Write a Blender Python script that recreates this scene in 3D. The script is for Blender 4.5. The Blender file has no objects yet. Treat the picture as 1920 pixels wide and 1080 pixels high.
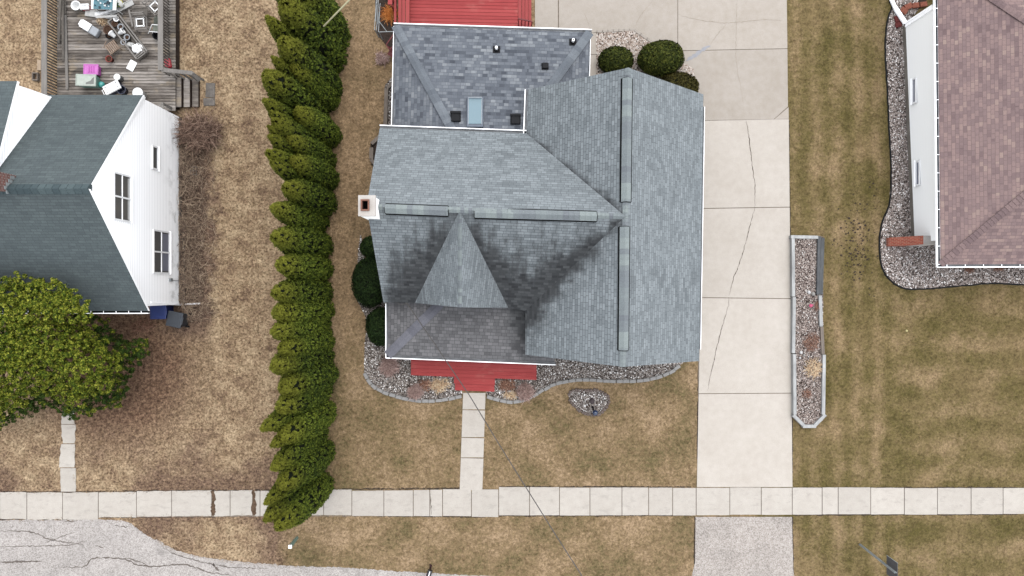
import bpy, bmesh, math, random
import numpy as np
from mathutils import Vector, Matrix

R = math.radians
sc = bpy.context.scene
COL = sc.collection
random.seed(7)
rng = np.random.default_rng(7)

# ------------------------------------------------------------------ camera, sky, sun, exposure
H = 36.6                      # flying height of the drone over the lawn, metres
F = 1280.0                    # focal length in photo pixels (photo 1920 x 1080)
cam_d = bpy.data.cameras.new('camera')
cam = bpy.data.objects.new('camera', cam_d)
COL.objects.link(cam)
cam.location = (0, 0, H)
cam.rotation_euler = (0, 0, 0)
cam_d.sensor_fit = 'HORIZONTAL'
cam_d.sensor_width = 36.0
cam_d.lens = 36.0 * F / 1920.0
cam_d.clip_end = 2000
sc.camera = cam

SUN_EL, SUN_ROT = R(70), R(30)
world = bpy.data.worlds.new('World')
sc.world = world
world.use_nodes = True
wn = world.node_tree
bg = wn.nodes['Background']
sky = wn.nodes.new('ShaderNodeTexSky')
sky.sky_type = 'NISHITA'
sky.sun_disc = False
sky.sun_elevation = SUN_EL
sky.sun_rotation = SUN_ROT
sky.dust_density = 1.0
sky.air_density = 1.0
hs = wn.nodes.new('ShaderNodeHueSaturation')       # cloud cover greys the blue of the sky
hs.inputs['Saturation'].default_value = 0.20
wn.links.new(sky.outputs['Color'], hs.inputs['Color'])
wn.links.new(hs.outputs['Color'], bg.inputs['Color'])
bg.inputs['Strength'].default_value = 0.15

sun_d = bpy.data.lights.new('sun', 'SUN')
sun_d.energy = 0.5
sun_d.angle = R(45)
sun_d.color = (1.0, 0.975, 0.945)
sun = bpy.data.objects.new('sun', sun_d)
COL.objects.link(sun)
sd = Vector((math.sin(SUN_ROT) * math.cos(SUN_EL), math.cos(SUN_ROT) * math.cos(SUN_EL), math.sin(SUN_EL)))
sun.rotation_euler = sd.to_track_quat('Z', 'Y').to_euler()
sun.location = sd * 60

sc.view_settings.view_transform = 'Standard'
sc.view_settings.look = 'None'
sc.view_settings.gamma = 1
sc.view_settings.use_curve_mapping = False
sc.view_settings.exposure = 2.2
sc.render.engine = 'CYCLES'
sc.cycles.max_bounces = 6
sc.cycles.diffuse_bounces = 3

# ------------------------------------------------------------------ helpers
def P(px, py, z=0.0):
    """a point of the photograph taken back to the place, at height z"""
    k = (H - z) / F
    return Vector(((px - 960) * k, (540 - py) * k, z))

def PP(px, py, a, b, c):
    """... onto the plane through a, b, c"""
    n = (b - a).cross(c - a)
    o = Vector((0, 0, H)); d = Vector(((px - 960) / F, (540 - py) / F, -1))
    t = (a - o).dot(n) / d.dot(n)
    return o + d * t

def C(r, g, b, k=0.347):
    f = lambda v: ((v / 255 + 0.055) / 1.055) ** 2.4 if v > 10 else v / 255 / 12.92
    return (f(r) * k, f(g) * k, f(b) * k, 1)

class MB:
    """collects shapes in world coordinates; build() links them as ONE mesh object"""
    def __init__(s):
        s.v = []; s.f = []; s.m = []; s.uv = {}; s.uv2 = {}
    def face(s, pts, mi=0, uv=None, uv2=None):
        i = len(s.v); s.v += [tuple(p) for p in pts]
        if uv is not None: s.uv[len(s.f)] = uv
        if uv2 is not None: s.uv2[len(s.f)] = uv2
        s.f.append(list(range(i, i + len(pts)))); s.m.append(mi)
    def poly(s, verts, faces, mi=0, mat=None):
        i = len(s.v)
        if mat is not None: verts = [mat @ Vector(p) for p in verts]
        s.v += [tuple(p) for p in verts]
        for f in faces:
            s.f.append([i + q for q in f]); s.m.append(mi)
    def box(s, c, d, rz=0, mi=0, mat=None):
        x, y, z = d[0] / 2, d[1] / 2, d[2] / 2
        vs = [(-x, -y, -z), (x, -y, -z), (x, y, -z), (-x, y, -z), (-x, -y, z), (x, -y, z), (x, y, z), (-x, y, z)]
        M = Matrix.Translation(c) @ (mat if mat is not None else Matrix.Rotation(rz, 4, 'Z'))
        s.poly(vs, [(3, 2, 1, 0), (4, 5, 6, 7), (0, 1, 5, 4), (1, 2, 6, 5), (2, 3, 7, 6), (3, 0, 4, 7)], mi, M)
    def bar(s, a, b, w, h, mi=0):
        """box from a to b, w wide, h high"""
        a = Vector(a); b = Vector(b); d = b - a
        q = d.to_track_quat('X', 'Z').to_matrix().to_4x4()
        s.box((a + b) / 2, (d.length, w, h), mi=mi, mat=q)
    def rbox(s, c, d, bev=0.02, rz=0, mi=0, seg=2, mat=None, taper=1.0):
        bm = bmesh.new(); bmesh.ops.create_cube(bm, size=1)
        for v in bm.verts:
            k = taper if v.co.z < 0 else 1.0
            v.co = Vector((v.co.x * d[0] * k, v.co.y * d[1] * k, v.co.z * d[2]))
        bmesh.ops.bevel(bm, geom=bm.edges[:] , offset=bev, segments=seg, affect='EDGES', profile=0.5)
        M = Matrix.Translation(c) @ (mat if mat is not None else Matrix.Rotation(rz, 4, 'Z'))
        s.bm(bm, M, mi)
    def bm(s, bm, M=None, mi=0):
        bm.verts.ensure_lookup_table(); bm.verts.index_update()
        s.poly([v.co.copy() for v in bm.verts], [[v.index for v in f.verts] for f in bm.faces], mi, M)
        bm.free()
    def prism(s, pts, z0, z1, mi=0):
        """pts: plan polygon [(x, y)]"""
        a = sum(pts[i][0] * pts[(i + 1) % len(pts)][1] - pts[(i + 1) % len(pts)][0] * pts[i][1] for i in range(len(pts)))
        if a < 0: pts = pts[::-1]
        n = len(pts)
        vs = [(p[0], p[1], z0) for p in pts] + [(p[0], p[1], z1) for p in pts]
        fs = [tuple(range(n - 1, -1, -1)), tuple(range(n, 2 * n))] + [(i, (i + 1) % n, n + (i + 1) % n, n + i) for i in range(n)]
        s.poly(vs, fs, mi)
    def solid(s, top, bottom, mi=0):
        """two matching rings of points"""
        n = len(top)
        s.poly(list(bottom) + list(top), [tuple(range(n - 1, -1, -1)), tuple(range(n, 2 * n))] + [(i, (i + 1) % n, n + (i + 1) % n, n + i) for i in range(n)], mi)
    def tube(s, path, r, n=6, mi=0, r1=None):
        path = [Vector(p) for p in path]
        i0 = len(s.v); m = len(path)
        for k, p in enumerate(path):
            t = (path[min(k + 1, m - 1)] - path[max(k - 1, 0)]).normalized()
            u = t.cross(Vector((0, 0, 1)))
            if u.length < 1e-3: u = Vector((1, 0, 0))
            u.normalize(); w = t.cross(u)
            rr = r if r1 is None else r + (r1 - r) * k / (m - 1)
            for j in range(n):
                a = 2 * math.pi * j / n
                s.v.append(tuple(p + (u * math.cos(a) + w * math.sin(a)) * rr))
        for k in range(m - 1):
            for j in range(n):
                s.f.append([i0 + k * n + j, i0 + k * n + (j + 1) % n, i0 + (k + 1) * n + (j + 1) % n, i0 + (k + 1) * n + j]); s.m.append(mi)
        s.f.append([i0 + j for j in range(n - 1, -1, -1)]); s.m.append(mi)
        s.f.append([i0 + (m - 1) * n + j for j in range(n)]); s.m.append(mi)
    def lathe(s, c, prof, n=20, mi=0, mat=None):
        i0 = len(s.v); M = Matrix.Translation(c) @ (mat if mat is not None else Matrix.Identity(4))
        for r, z in prof:
            for j in range(n):
                a = 2 * math.pi * j / n
                s.v.append(tuple(M @ Vector((r * math.cos(a), r * math.sin(a), z))))
        for k in range(len(prof) - 1):
            for j in range(n):
                s.f.append([i0 + k * n + j, i0 + k * n + (j + 1) % n, i0 + (k + 1) * n + (j + 1) % n, i0 + (k + 1) * n + j]); s.m.append(mi)
        s.f.append([i0 + j for j in range(n - 1, -1, -1)]); s.m.append(mi)
        k = len(prof) - 1
        s.f.append([i0 + k * n + j for j in range(n)]); s.m.append(mi)
    def build(s, name, mats, parent=None, smooth=False, loc=None):
        if not isinstance(mats, (list, tuple)): mats = [mats]
        me = bpy.data.meshes.new(name)
        org = world_loc(parent) if parent is not None else (Vector(loc) if loc is not None else Vector((0, 0, 0)))
        vs = [(p[0] - org.x, p[1] - org.y, p[2] - org.z) for p in s.v]
        me.from_pydata(vs, [], s.f)
        for m in mats: me.materials.append(m)
        me.polygons.foreach_set('material_index', s.m)
        if smooth: me.polygons.foreach_set('use_smooth', [True] * len(s.f))
        for nm, dct in (('UVMap', s.uv), ('Mask', s.uv2)):
            if dct:
                l = me.uv_layers.new(name=nm)
                for fi, uv in dct.items():
                    for li, q in zip(me.polygons[fi].loop_indices, uv): l.data[li].uv = q
        me.update()
        o = bpy.data.objects.new(name, me)
        COL.objects.link(o)
        if parent is not None: o.parent = parent
        elif loc is not None: o.location = org
        return o

def world_loc(o):
    p = Vector((0, 0, 0))
    while o is not None:
        p += o.location; o = o.parent
    return p

def tag(o, label=None, cat=None, group=None, kind=None):
    if label: o['label'] = label
    if cat: o['category'] = cat
    if group: o['group'] = group
    if kind: o['kind'] = kind
    return o

def thing(name, label, cat, loc, group=None):
    o = bpy.data.objects.new(name, None); COL.objects.link(o)
    o.empty_display_size = 0.2
    o.location = loc
    return tag(o, label, cat, group)

def kids(o): return [c for c in bpy.data.objects if c.parent == o]

def copy_tree(o, parent=None):
    c = o.copy(); COL.objects.link(c); c.parent = parent
    for ch in kids(o): copy_tree(ch, c)
    return c

def np_mesh(name, V, Fq, mats, parent=None, midx=None, smooth=False):
    """big meshes straight from arrays (local coordinates)"""
    me = bpy.data.meshes.new(name)
    V = np.asarray(V, dtype=np.float32); Fq = np.asarray(Fq, dtype=np.int32)
    k = Fq.shape[1]
    me.vertices.add(len(V)); me.vertices.foreach_set('co', V.ravel())
    me.loops.add(Fq.size); me.loops.foreach_set('vertex_index', Fq.ravel())
    me.polygons.add(len(Fq))
    me.polygons.foreach_set('loop_start', np.arange(0, Fq.size, k, dtype=np.int32))
    for m in mats: me.materials.append(m)
    if midx is not None: me.polygons.foreach_set('material_index', np.asarray(midx, dtype=np.int32))
    if smooth: me.polygons.foreach_set('use_smooth', np.ones(len(Fq), dtype=bool))
    me.update(calc_edges=True); me.validate()
    o = bpy.data.objects.new(name, me); COL.objects.link(o)
    if parent is not None: o.parent = parent
    return o

def in_poly(x, y, poly):
    x = np.asarray(x); y = np.asarray(y); c = np.zeros(x.shape, bool); n = len(poly)
    for i in range(n):
        x0, y0 = poly[i]; x1, y1 = poly[(i + 1) % n]
        if y0 == y1: continue
        t = ((y0 > y) != (y1 > y)) & (x < (x1 - x0) * (y - y0) / (y1 - y0) + x0)
        c ^= t
    return c

def G2(pts): return [tuple(P(x, y)[:2]) for x, y in pts]

def resample(pts, step, closed=False):
    pts = [Vector((p[0], p[1])) for p in pts]
    if closed: pts = pts + [pts[0]]
    # Catmull-Rom for smooth curves
    sm = []
    n = len(pts)
    for i in range(n - 1):
        p0 = pts[i - 1] if i > 0 else (pts[-2] if closed else pts[0]); p1 = pts[i]; p2 = pts[i + 1]
        p3 = pts[i + 2] if i + 2 < n else (pts[1] if closed else pts[-1])
        for t in np.linspace(0, 1, 12, endpoint=False):
            sm.append(0.5 * ((2 * p1) + (-p0 + p2) * t + (2 * p0 - 5 * p1 + 4 * p2 - p3) * t * t + (-p0 + 3 * p1 - 3 * p2 + p3) * t ** 3))
    sm.append(pts[-1])
    out = [sm[0]]; acc = 0
    for a, b in zip(sm[:-1], sm[1:]):
        d = (b - a).length
        while acc + d >= step:
            t = (step - acc) / d; a = a.lerp(b, t); out.append(a.copy()); d = (b - a).length; acc = 0
        acc += d
    return out

# ------------------------------------------------------------------ materials
class SG:
    def __init__(s, name, rough=0.85, spec=0.3):
        s.m = bpy.data.materials.new(name); s.m.use_nodes = True
        s.t = s.m.node_tree; s.b = s.t.nodes['Principled BSDF']
        s.b.inputs['Roughness'].default_value = rough
        s.b.inputs['Specular IOR Level'].default_value = spec
        s._obj = None
    def n(s, typ, ins=None, **props):
        nd = s.t.nodes.new(typ)
        for k, v in props.items(): setattr(nd, k, v)
        for k, v in (ins or {}).items(): s.put(nd.inputs[k], v)
        return nd
    def put(s, sock, v):
        if isinstance(v, bpy.types.NodeSocket): s.t.links.new(v, sock)
        else: sock.default_value = v
    def obj(s):
        if s._obj is None: s._obj = s.n('ShaderNodeTexCoord').outputs['Object']
        return s._obj
    def uv(s, layer='UVMap'): return s.n('ShaderNodeUVMap', uv_map=layer).outputs['UV']
    def map(s, vec, scale=(1, 1, 1), loc=(0, 0, 0), rot=(0, 0, 0)):
        return s.n('ShaderNodeMapping', {'Vector': vec, 'Scale': scale, 'Location': loc, 'Rotation': rot}).outputs['Vector']
    def noise(s, scale, detail=3, vec=None, rough=0.55, dist=0.0):
        return s.n('ShaderNodeTexNoise', {'Vector': vec if vec is not None else s.obj(), 'Scale': scale, 'Detail': detail, 'Roughness': rough, 'Distortion': dist}).outputs['Fac']
    def ramp(s, fac, stops, interp='LINEAR'):
        nd = s.n('ShaderNodeValToRGB', {'Fac': fac}); e = nd.color_ramp.elements; nd.color_ramp.interpolation = interp
        while len(e) < len(stops): e.new(0.5)
        for el, (p, c) in zip(e, stops):
            el.position = p; el.color = c if not isinstance(c, (int, float)) else (c, c, c, 1)
        return nd.outputs['Color']
    def mix(s, fac, a, b, mode='MIX'):
        nd = s.n('ShaderNodeMix', data_type='RGBA', blend_type=mode)
        s.put(nd.inputs[0], fac); s.put(nd.inputs[6], a); s.put(nd.inputs[7], b)
        return nd.outputs[2]
    def math(s, op, a, b=0.0, c=None, clamp=False):
        nd = s.n('ShaderNodeMath', operation=op, use_clamp=clamp)
        s.put(nd.inputs[0], a); s.put(nd.inputs[1], b)
        if c is not None: s.put(nd.inputs[2], c)
        return nd.outputs[0]
    def sstep(s, v, a, b):
        nd = s.n('ShaderNodeMapRange', {'Value': v, 'From Min': a, 'From Max': b, 'To Min': 0.0, 'To Max': 1.0}, interpolation_type='SMOOTHSTEP')
        return nd.outputs['Result']
    def isl(s): return s.n('ShaderNodeNewGeometry').outputs['Random Per Island']
    def orand(s): return s.n('ShaderNodeObjectInfo').outputs['Random']
    def xyz(s, v):
        nd = s.n('ShaderNodeSeparateXYZ', {'Vector': v}); return nd.outputs[0], nd.outputs[1], nd.outputs[2]
    def col(s, c): s.put(s.b.inputs['Base Color'], c); return s
    def bump(s, h, strength=0.5, dist=0.02):
        nd = s.n('ShaderNodeBump', {'Height': h, 'Strength': strength, 'Distance': dist})
        s.t.links.new(nd.outputs['Normal'], s.b.inputs['Normal']); return s

def plain(name, c, rough=0.6, spec=0.3, var=0.12, scale=6, metal=0):
    g = SG(name, rough, spec)
    n = g.noise(scale, 4)
    lo = tuple(v * (1 - var) for v in c[:3]) + (1,); hi = tuple(min(1, v * (1 + var)) for v in c[:3]) + (1,)
    g.col(g.ramp(n, [(0.3, lo), (0.7, hi)]))
    g.b.inputs['Metallic'].default_value = metal
    return g.m

def yard_colour(g):
    """dry spring grass of the three yards, by where it grows"""
    v = g.obj(); x, y, _ = g.xyz(v)
    nb = g.noise(0.22, 5); nm = g.noise(1.1, 5, rough=0.62); nf = g.noise(5.5, 3, rough=0.65); nl = g.noise(0.5, 3)
    patch = g.math('ADD', g.math('MULTIPLY', nm, 0.6), g.math('MULTIPLY', nf, 0.4))
    left = g.ramp(patch, [(0.36, C(118, 95, 76)), (0.47, C(157, 132, 104)), (0.60, C(186, 162, 130))])
    # reddish needle litter round the big evergreen and the house corner
    px, py = P(215, 690)[:2]
    dx = g.math('SUBTRACT', x, px); dy = g.math('MULTIPLY', g.math('SUBTRACT', y, py), 1.0)
    dd = g.math('SQRT', g.math('ADD', g.math('MULTIPLY', dx, dx), g.math('MULTIPLY', dy, dy)))
    lit = g.math('SUBTRACT', dd, g.math('MULTIPLY', nm, 4.5))
    litm = g.math('SUBTRACT', 1.0, g.sstep(lit, 0.2, 3.4))
    left = g.mix(litm, left, g.ramp(nf, [(0.35, C(94, 70, 55)), (0.65, C(150, 120, 96))]))
    xw = g.math('ADD', g.math('ABSOLUTE', g.math('ADD', x, 17.2)), g.math('MULTIPLY', g.math('SUBTRACT', nm, 0.5), 3.2))   # dead leaves along the wall
    wl = g.math('MULTIPLY', g.math('SUBTRACT', 1.0, g.sstep(xw, 0.7, 1.7)), g.math('MULTIPLY', g.sstep(y, -3.2, -2.0), g.math('SUBTRACT', 1.0, g.sstep(y, 8.0, 9.6))))
    left = g.mix(g.math('MULTIPLY', wl, 0.85), left, g.ramp(nf, [(0.35, C(88, 68, 58)), (0.65, C(142, 116, 98))]))
    fl = g.math('SUBTRACT', 1.0, g.sstep(y, -9.0, -6.5))       # the strip by the street is browner
    left = g.mix(g.math('MULTIPLY', fl, g.sstep(nb, 0.45, 0.6)), left, g.ramp(nf, [(0.35, C(104, 82, 68)), (0.65, C(150, 124, 100))]))
    cen = g.ramp(g.math('ADD', g.math('MULTIPLY', nl, 0.55), g.math('MULTIPLY', nf, 0.45)), [(0.36, C(112, 99, 60)), (0.50, C(146, 122, 82)), (0.64, C(176, 148, 106))])
    sv = g.n('ShaderNodeTexWave', {'Vector': v, 'Scale': 0.28, 'Distortion': 3.0, 'Detail': 3.0, 'Detail Scale': 1.5}, bands_direction='X').outputs['Fac']
    sh = g.n('ShaderNodeTexWave', {'Vector': v, 'Scale': 0.17, 'Distortion': 4.0, 'Detail': 3.0, 'Detail Scale': 1.5}, bands_direction='Y').outputs['Fac']
    band = g.mix(g.math('MULTIPLY', g.sstep(x, 19.5, 21.5), g.math('SUBTRACT', 1.0, g.sstep(y, -1.5, 0.5))), sv, sh)
    rp = g.math('ADD', g.math('ADD', g.math('MULTIPLY', band, 0.10), g.math('MULTIPLY', nl, 0.55)), g.math('MULTIPLY', nf, 0.36))
    right = g.ramp(rp, [(0.36, C(98, 91, 46)), (0.50, C(122, 110, 66)), (0.68, C(160, 140, 98))])
    warm = g.sstep(nb, 0.5, 0.66)
    right = g.mix(g.math('MULTIPLY', warm, 0.38), right, C(152, 132, 90))
    xe = g.math('ADD', x, g.math('MULTIPLY', g.math('SUBTRACT', nm, 0.5), 2.0))
    zl = g.sstep(g.math('SUBTRACT', xe, g.math('MULTIPLY', g.math('LESS_THAN', y, -11.5), -2.2)), -10.6, -9.6)
    left = g.mix(1.0, left, (1.38, 1.46, 1.56, 1), 'MULTIPLY'); cen = g.mix(1.0, cen, (1.34, 1.44, 1.88, 1), 'MULTIPLY'); right = g.mix(1.0, right, (1.32, 1.29, 1.6, 1), 'MULTIPLY')
    c = g.mix(zl, left, cen)
    strip = g.math('MULTIPLY', g.sstep(y, -4.5, 0.0), zl)      # shaded strip beside the hedge is drier
    c = g.mix(g.math('MULTIPLY', strip, 0.6), c, g.ramp(patch, [(0.36, C(142, 119, 92)), (0.6, C(208, 178, 142))]))
    c = g.mix(g.sstep(x, 12.4, 12.6), c, right)
    c0 = c
    nd = g.noise(9.0, 3, rough=0.75); ne = g.noise(3.2, 3, rough=0.7)
    c = g.mix(1.0, c, g.ramp(nd, [(0.34, (0.30, 0.26, 0.23, 1)), (0.46, (0.95, 0.93, 0.91, 1)), (0.64, (1.5, 1.5, 1.5, 1))]), 'MULTIPLY')
    c = g.mix(g.math('MULTIPLY', zl, 0.45), c, c0)
    c = g.mix(1.0, c, g.ramp(ne, [(0.34, (0.72, 0.7, 0.66, 1)), (0.5, (1.0, 1.0, 1.0, 1)), (0.66, (1.14, 1.14, 1.14, 1))]), 'MULTIPLY')
    return c, nf

g = SG('yard soil', 0.95, 0.1); c, nf = yard_colour(g)
g.col(g.mix(0.45, c, g.mix(1.0, c, (0.62, 0.56, 0.5, 1), 'MULTIPLY'))); g.bump(nf, 0.6, 0.06); M_GROUND = g.m
g = SG('grass blades', 0.8, 0.15); c, nf = yard_colour(g)
rnd = g.isl()
g.col(g.mix(1.0, c, g.ramp(rnd, [(0.0, (0.62, 0.58, 0.54, 1)), (0.35, (0.95, 0.93, 0.9, 1)), (0.8, (1.18, 1.15, 1.1, 1)), (1.0, (1.45, 1.4, 1.3, 1))]), 'MULTIPLY')); M_BLADE = g.m

def concrete(name, a, b, spots=0.5, grain=1.0):
    g = SG(name, 0.9, 0.2)
    n1 = g.noise(0.6, 5, rough=0.6); n2 = g.noise(28, 3, rough=0.7); n3 = g.noise(3.0, 5)
    f = g.math('ADD', g.math('MULTIPLY', n1, 0.5), g.math('MULTIPLY', n3, 0.5))
    c = g.ramp(f, [(0.35, a), (0.65, b)])
    c = g.mix(1.0, c, g.ramp(n2, [(0.3, 1 - 0.18 * grain), (0.5, 1.0), (0.7, 1.0 + 0.03 * grain)]), 'MULTIPLY')
    c = g.mix(1.0, c, g.ramp(g.isl(), [(0, 0.94), (1, 1.03)]), 'MULTIPLY')
    if spots >= 0.34:
        mo = g.noise(1.6, 6, rough=0.72, vec=g.map(g.obj(), (1, 2.2, 1), (4, 1, 0)))
        c = g.mix(g.math('MULTIPLY', g.sstep(mo, 0.52, 0.66), 0.28), c, tuple(q * 0.55 for q in a[:3]) + (1,))
    sp = g.noise(9, 2, rough=0.8)
    c = g.mix(g.math('MULTIPLY', g.sstep(sp, 0.70, 0.78), spots), c, tuple(q * 0.5 for q in a[:3]) + (1,))
    g.col(c); g.bump(n2, 0.25, 0.01)
    return g.m
M_DRIVE = concrete('driveway concrete', C(212, 202, 189), C(225, 216, 204), 0.25)
M_PATIO = concrete('older patio concrete', C(193, 182, 168), C(207, 197, 185), 0.3)
M_WALK = concrete('sidewalk concrete', C(213, 204, 192), C(226, 218, 206), 0.35)
M_BLOCK = concrete('edging concrete', C(160, 158, 155), C(194, 191, 187), 0.6)
M_STONE = concrete('ring stone', C(112, 98, 92), C(150, 135, 126), 0.8, 1.6)
M_FOUND = concrete('foundation concrete', C(120, 112, 102), C(160, 152, 142), 0.8)
M_CHIM = concrete('chimney cap', C(205, 196, 186), C(226, 220, 212), 0.3)

def aggregate(name, stops, patch=0.0):
    g = SG(name, 0.92, 0.2)
    vo = g.n('ShaderNodeTexVoronoi', {'Vector': g.obj(), 'Scale': 22.0}, feature='F1')
    r = g.xyz(vo.outputs['Color'])[0]
    n = g.noise(0.5, 6, rough=0.65); n2 = g.noise(14, 4, rough=0.7)
    f = g.math('ADD', g.math('MULTIPLY', r, 0.45), g.math('MULTIPLY', n2, 0.55))
    c = g.ramp(f, stops)
    c = g.mix(1.0, c, g.ramp(n, [(0.32, 0.82), (0.55, 1.0), (0.7, 1.06)]), 'MULTIPLY')
    if patch:
        pn = g.noise(0.9, 4, vec=g.map(g.obj(), (1, 1, 1), (3, 8, 0)))
        c = g.mix(g.math('MULTIPLY', g.sstep(pn, 0.60, 0.72), patch), c, C(150, 143, 138))
    g.col(c); g.bump(f, 0.35, 0.02)
    return g.m
M_ROAD = aggregate('worn asphalt', [(0.25, C(164, 156, 150)), (0.5, C(201, 193, 186)), (0.75, C(222, 215, 208))], 0.5)
M_APRON = aggregate('apron aggregate', [(0.25, C(160, 150, 142)), (0.5, C(196, 186, 177)), (0.75, C(218, 210, 201))])
M_CRACK = plain('crack filled with dirt', C(92, 80, 70), 1.0, 0.0, 0.3, 9)
M_CRACKL = plain('hairline crack', C(184, 172, 158), 1.0, 0.0, 0.2, 9)
M_PATCHC = plain('grey crack patch', C(176, 176, 180), 0.8, 0.2, 0.1, 9)
M_JOINT = plain('sandy joint', C(150, 137, 124), 1.0, 0.0, 0.25, 8)
M_CRACKR = plain('weathered street crack', C(126, 117, 110), 1.0, 0.0, 0.3, 9)
M_DIRT = plain('packed dirt', C(112, 92, 76), 1.0, 0.0, 0.35, 8)

def shingles(name, stops, bw, rh, mortar_dark, offs=0.5, algae=None, mottled=0.5):
    g = SG(name, 0.93, 0.12)
    uv = g.uv()
    warp = g.n('ShaderNodeVectorMath', operation='MULTIPLY_ADD')
    g.put(warp.inputs[0], g.n('ShaderNodeTexNoise', {'Vector': uv, 'Scale': 1.4, 'Detail': 2.0}).outputs['Color'])
    warp.inputs[1].default_value = (0.05, 0.03, 0); g.put(warp.inputs[2], uv)
    vec = warp.outputs[0]
    def brick(w, h, vec, off=0.5, freq=2):
        return g.n('ShaderNodeTexBrick', {'Vector': vec, 'Color1': (0, 0, 0, 1), 'Color2': (1, 1, 1, 1), 'Mortar': (0.5, 0.5, 0.5, 1), 'Scale': 1.0,
                   'Mortar Size': 0.009, 'Mortar Smooth': 0.25, 'Bias': 0.0, 'Brick Width': w, 'Row Height': h}, offset=off, offset_frequency=freq, squash=0.8, squash_frequency=3)
    b1 = brick(bw, rh, vec, offs); b2 = brick(bw * 1.7, rh, g.map(vec, loc=(0.37, 0, 0)), 0.37, 3)
    v1 = g.xyz(b1.outputs['Color'])[0]; v2 = g.xyz(b2.outputs['Color'])[0]
    n = g.noise(0.7, 5, vec=uv); nf = g.noise(38, 2, vec=uv)
    f = g.math('ADD', g.math('MULTIPLY', v1, mottled), g.math('ADD', g.math('MULTIPLY', v2, mottled * 0.6), g.math('MULTIPLY', n, 0.4)))
    c = g.ramp(f, stops)
    c = g.mix(1.0, c, g.ramp(nf, [(0.3, 0.86), (0.7, 1.12)]), 'MULTIPLY')
    c = g.mix(g.math('MULTIPLY', b1.outputs['Fac'], mortar_dark), c, C(52, 54, 56))
    if algae:
        mk = g.uv('Mask'); mx, my, _ = g.xyz(mk)
        st = g.noise(1.0, 5, vec=g.map(uv, (1.9, 0.22, 1)), rough=0.6)
        st2 = g.noise(1.7, 4, vec=uv)
        f = g.math('ADD', mx, g.math('ADD', g.math('MULTIPLY', g.math('SUBTRACT', st, 0.5), algae), g.math('MULTIPLY', g.math('SUBTRACT', st2, 0.5), algae * 0.6)))
        f = g.math('MULTIPLY', g.sstep(f, 0.22, 0.95), my)
        dark = g.mix(g.math('MULTIPLY', v1, 0.7), C(52, 53, 55), C(100, 102, 103))
        c = g.mix(g.math('MULTIPLY', f, 0.94), c, dark)
    g.col(c)
    hgt = g.math('ADD', g.math('MULTIPLY', b1.outputs['Fac'], -1.0), g.math('MULTIPLY', v1, 0.5))
    g.bump(hgt, 0.55, 0.012)
    return g.m
GREY_ST = [(0.15, C(125, 131, 134)), (0.55, C(145, 152, 155)), (0.95, C(164, 171, 174))]
M_SHING = shingles('grey three tab shingles', GREY_ST, 0.31, 0.145, 0.55)
M_SHINGA = shingles('algae stained grey shingles', GREY_ST, 0.31, 0.145, 0.7, algae=1.35)
M_LAM = shingles('dark laminated shingles', [(0.15, C(78, 82, 90)), (0.5, C(116, 121, 129)), (0.72, C(130, 135, 142)), (1.0, C(158, 162, 166))], 0.30, 0.165, 0.35, 0.43, mottled=0.52)
M_PORCH = shingles('brown grey shingles', [(0.2, C(102, 101, 102)), (0.55, C(122, 121, 122)), (0.95, C(142, 140, 141))], 0.27, 0.17, 0.6, algae=0.5)
M_GREEN = shingles('grey green shingles', [(0.2, C(92, 101, 103)), (0.55, C(105, 115, 116)), (0.95, C(117, 127, 127))], 0.32, 0.15, 0.4, mottled=0.3)
M_ROSE = shingles('rose brown shingles', [(0.12, C(124, 104, 104)), (0.5, C(150, 128, 126)), (0.75, C(165, 140, 135)), (1.0, C(180, 158, 147))], 0.30, 0.165, 0.35, 0.43, mottled=0.46)

def capmat(name, stops):
    g = SG(name, 0.93, 0.12)
    c = g.ramp(g.isl(), stops)
    c = g.mix(1.0, c, g.ramp(g.noise(20, 3), [(0.3, 0.84), (0.7, 1.12)]), 'MULTIPLY')
    g.col(c); return g.m
M_CAP = capmat('grey ridge caps', [(0, C(136, 141, 146)), (0.5, C(150, 158, 159)), (1, C(164, 173, 171))])
M_LAMCAP = capmat('blue grey hip caps', [(0, C(116, 122, 129)), (1, C(140, 146, 152))])
M_PCAP = capmat('purple grey hip caps', [(0, C(116, 116, 124)), (1, C(132, 132, 139))])
M_GCAP = capmat('grey green ridge caps', [(0, C(76, 90, 94)), (1, C(98, 112, 114))])
M_RCAP = capmat('rose hip caps', [(0, C(128, 109, 109)), (1, C(150, 128, 125))])
M_BLACK = plain('black plastic', C(22, 23, 26), 0.7, 0.15, 0.25, 5)
M_VENTGAP = plain('black gap shade', C(14, 14, 15), 0.9, 0.1)  # shade in the vent gaps and one gutter trough, painted black
M_WHITE = plain('white painted metal', C(240, 240, 240, .85), 0.5, 0.4, 0.05, 3)
M_FASCIA = plain('grey drip edge', C(150, 155, 156), 0.7, 0.2)
M_FRAME = plain('off white window frame', C(226, 226, 226, .68), 0.5, 0.4, 0.05, 3)
M_TROUGH = plain('shade grey gutter trough', C(128, 130, 132), 0.7, 0.3, 0.3, 3)  # shaded inside of the white gutters, painted grey
M_GLASS = SG('dark window glass', 0.08, 0.5).col(C(104, 106, 106)).m
M_GLASSP = SG('pale window glass', 0.1, 0.5).col(C(150, 154, 170)).m
M_SKYL = SG('skylight glass', 0.3, 0.15).col(C(138, 164, 174)).m
M_SKYF = plain('blue grey skylight frame', C(92, 104, 120), 0.5, 0.4)
M_BLIND = plain('white window blind', C(225, 225, 222), 0.8, 0.2)

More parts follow.
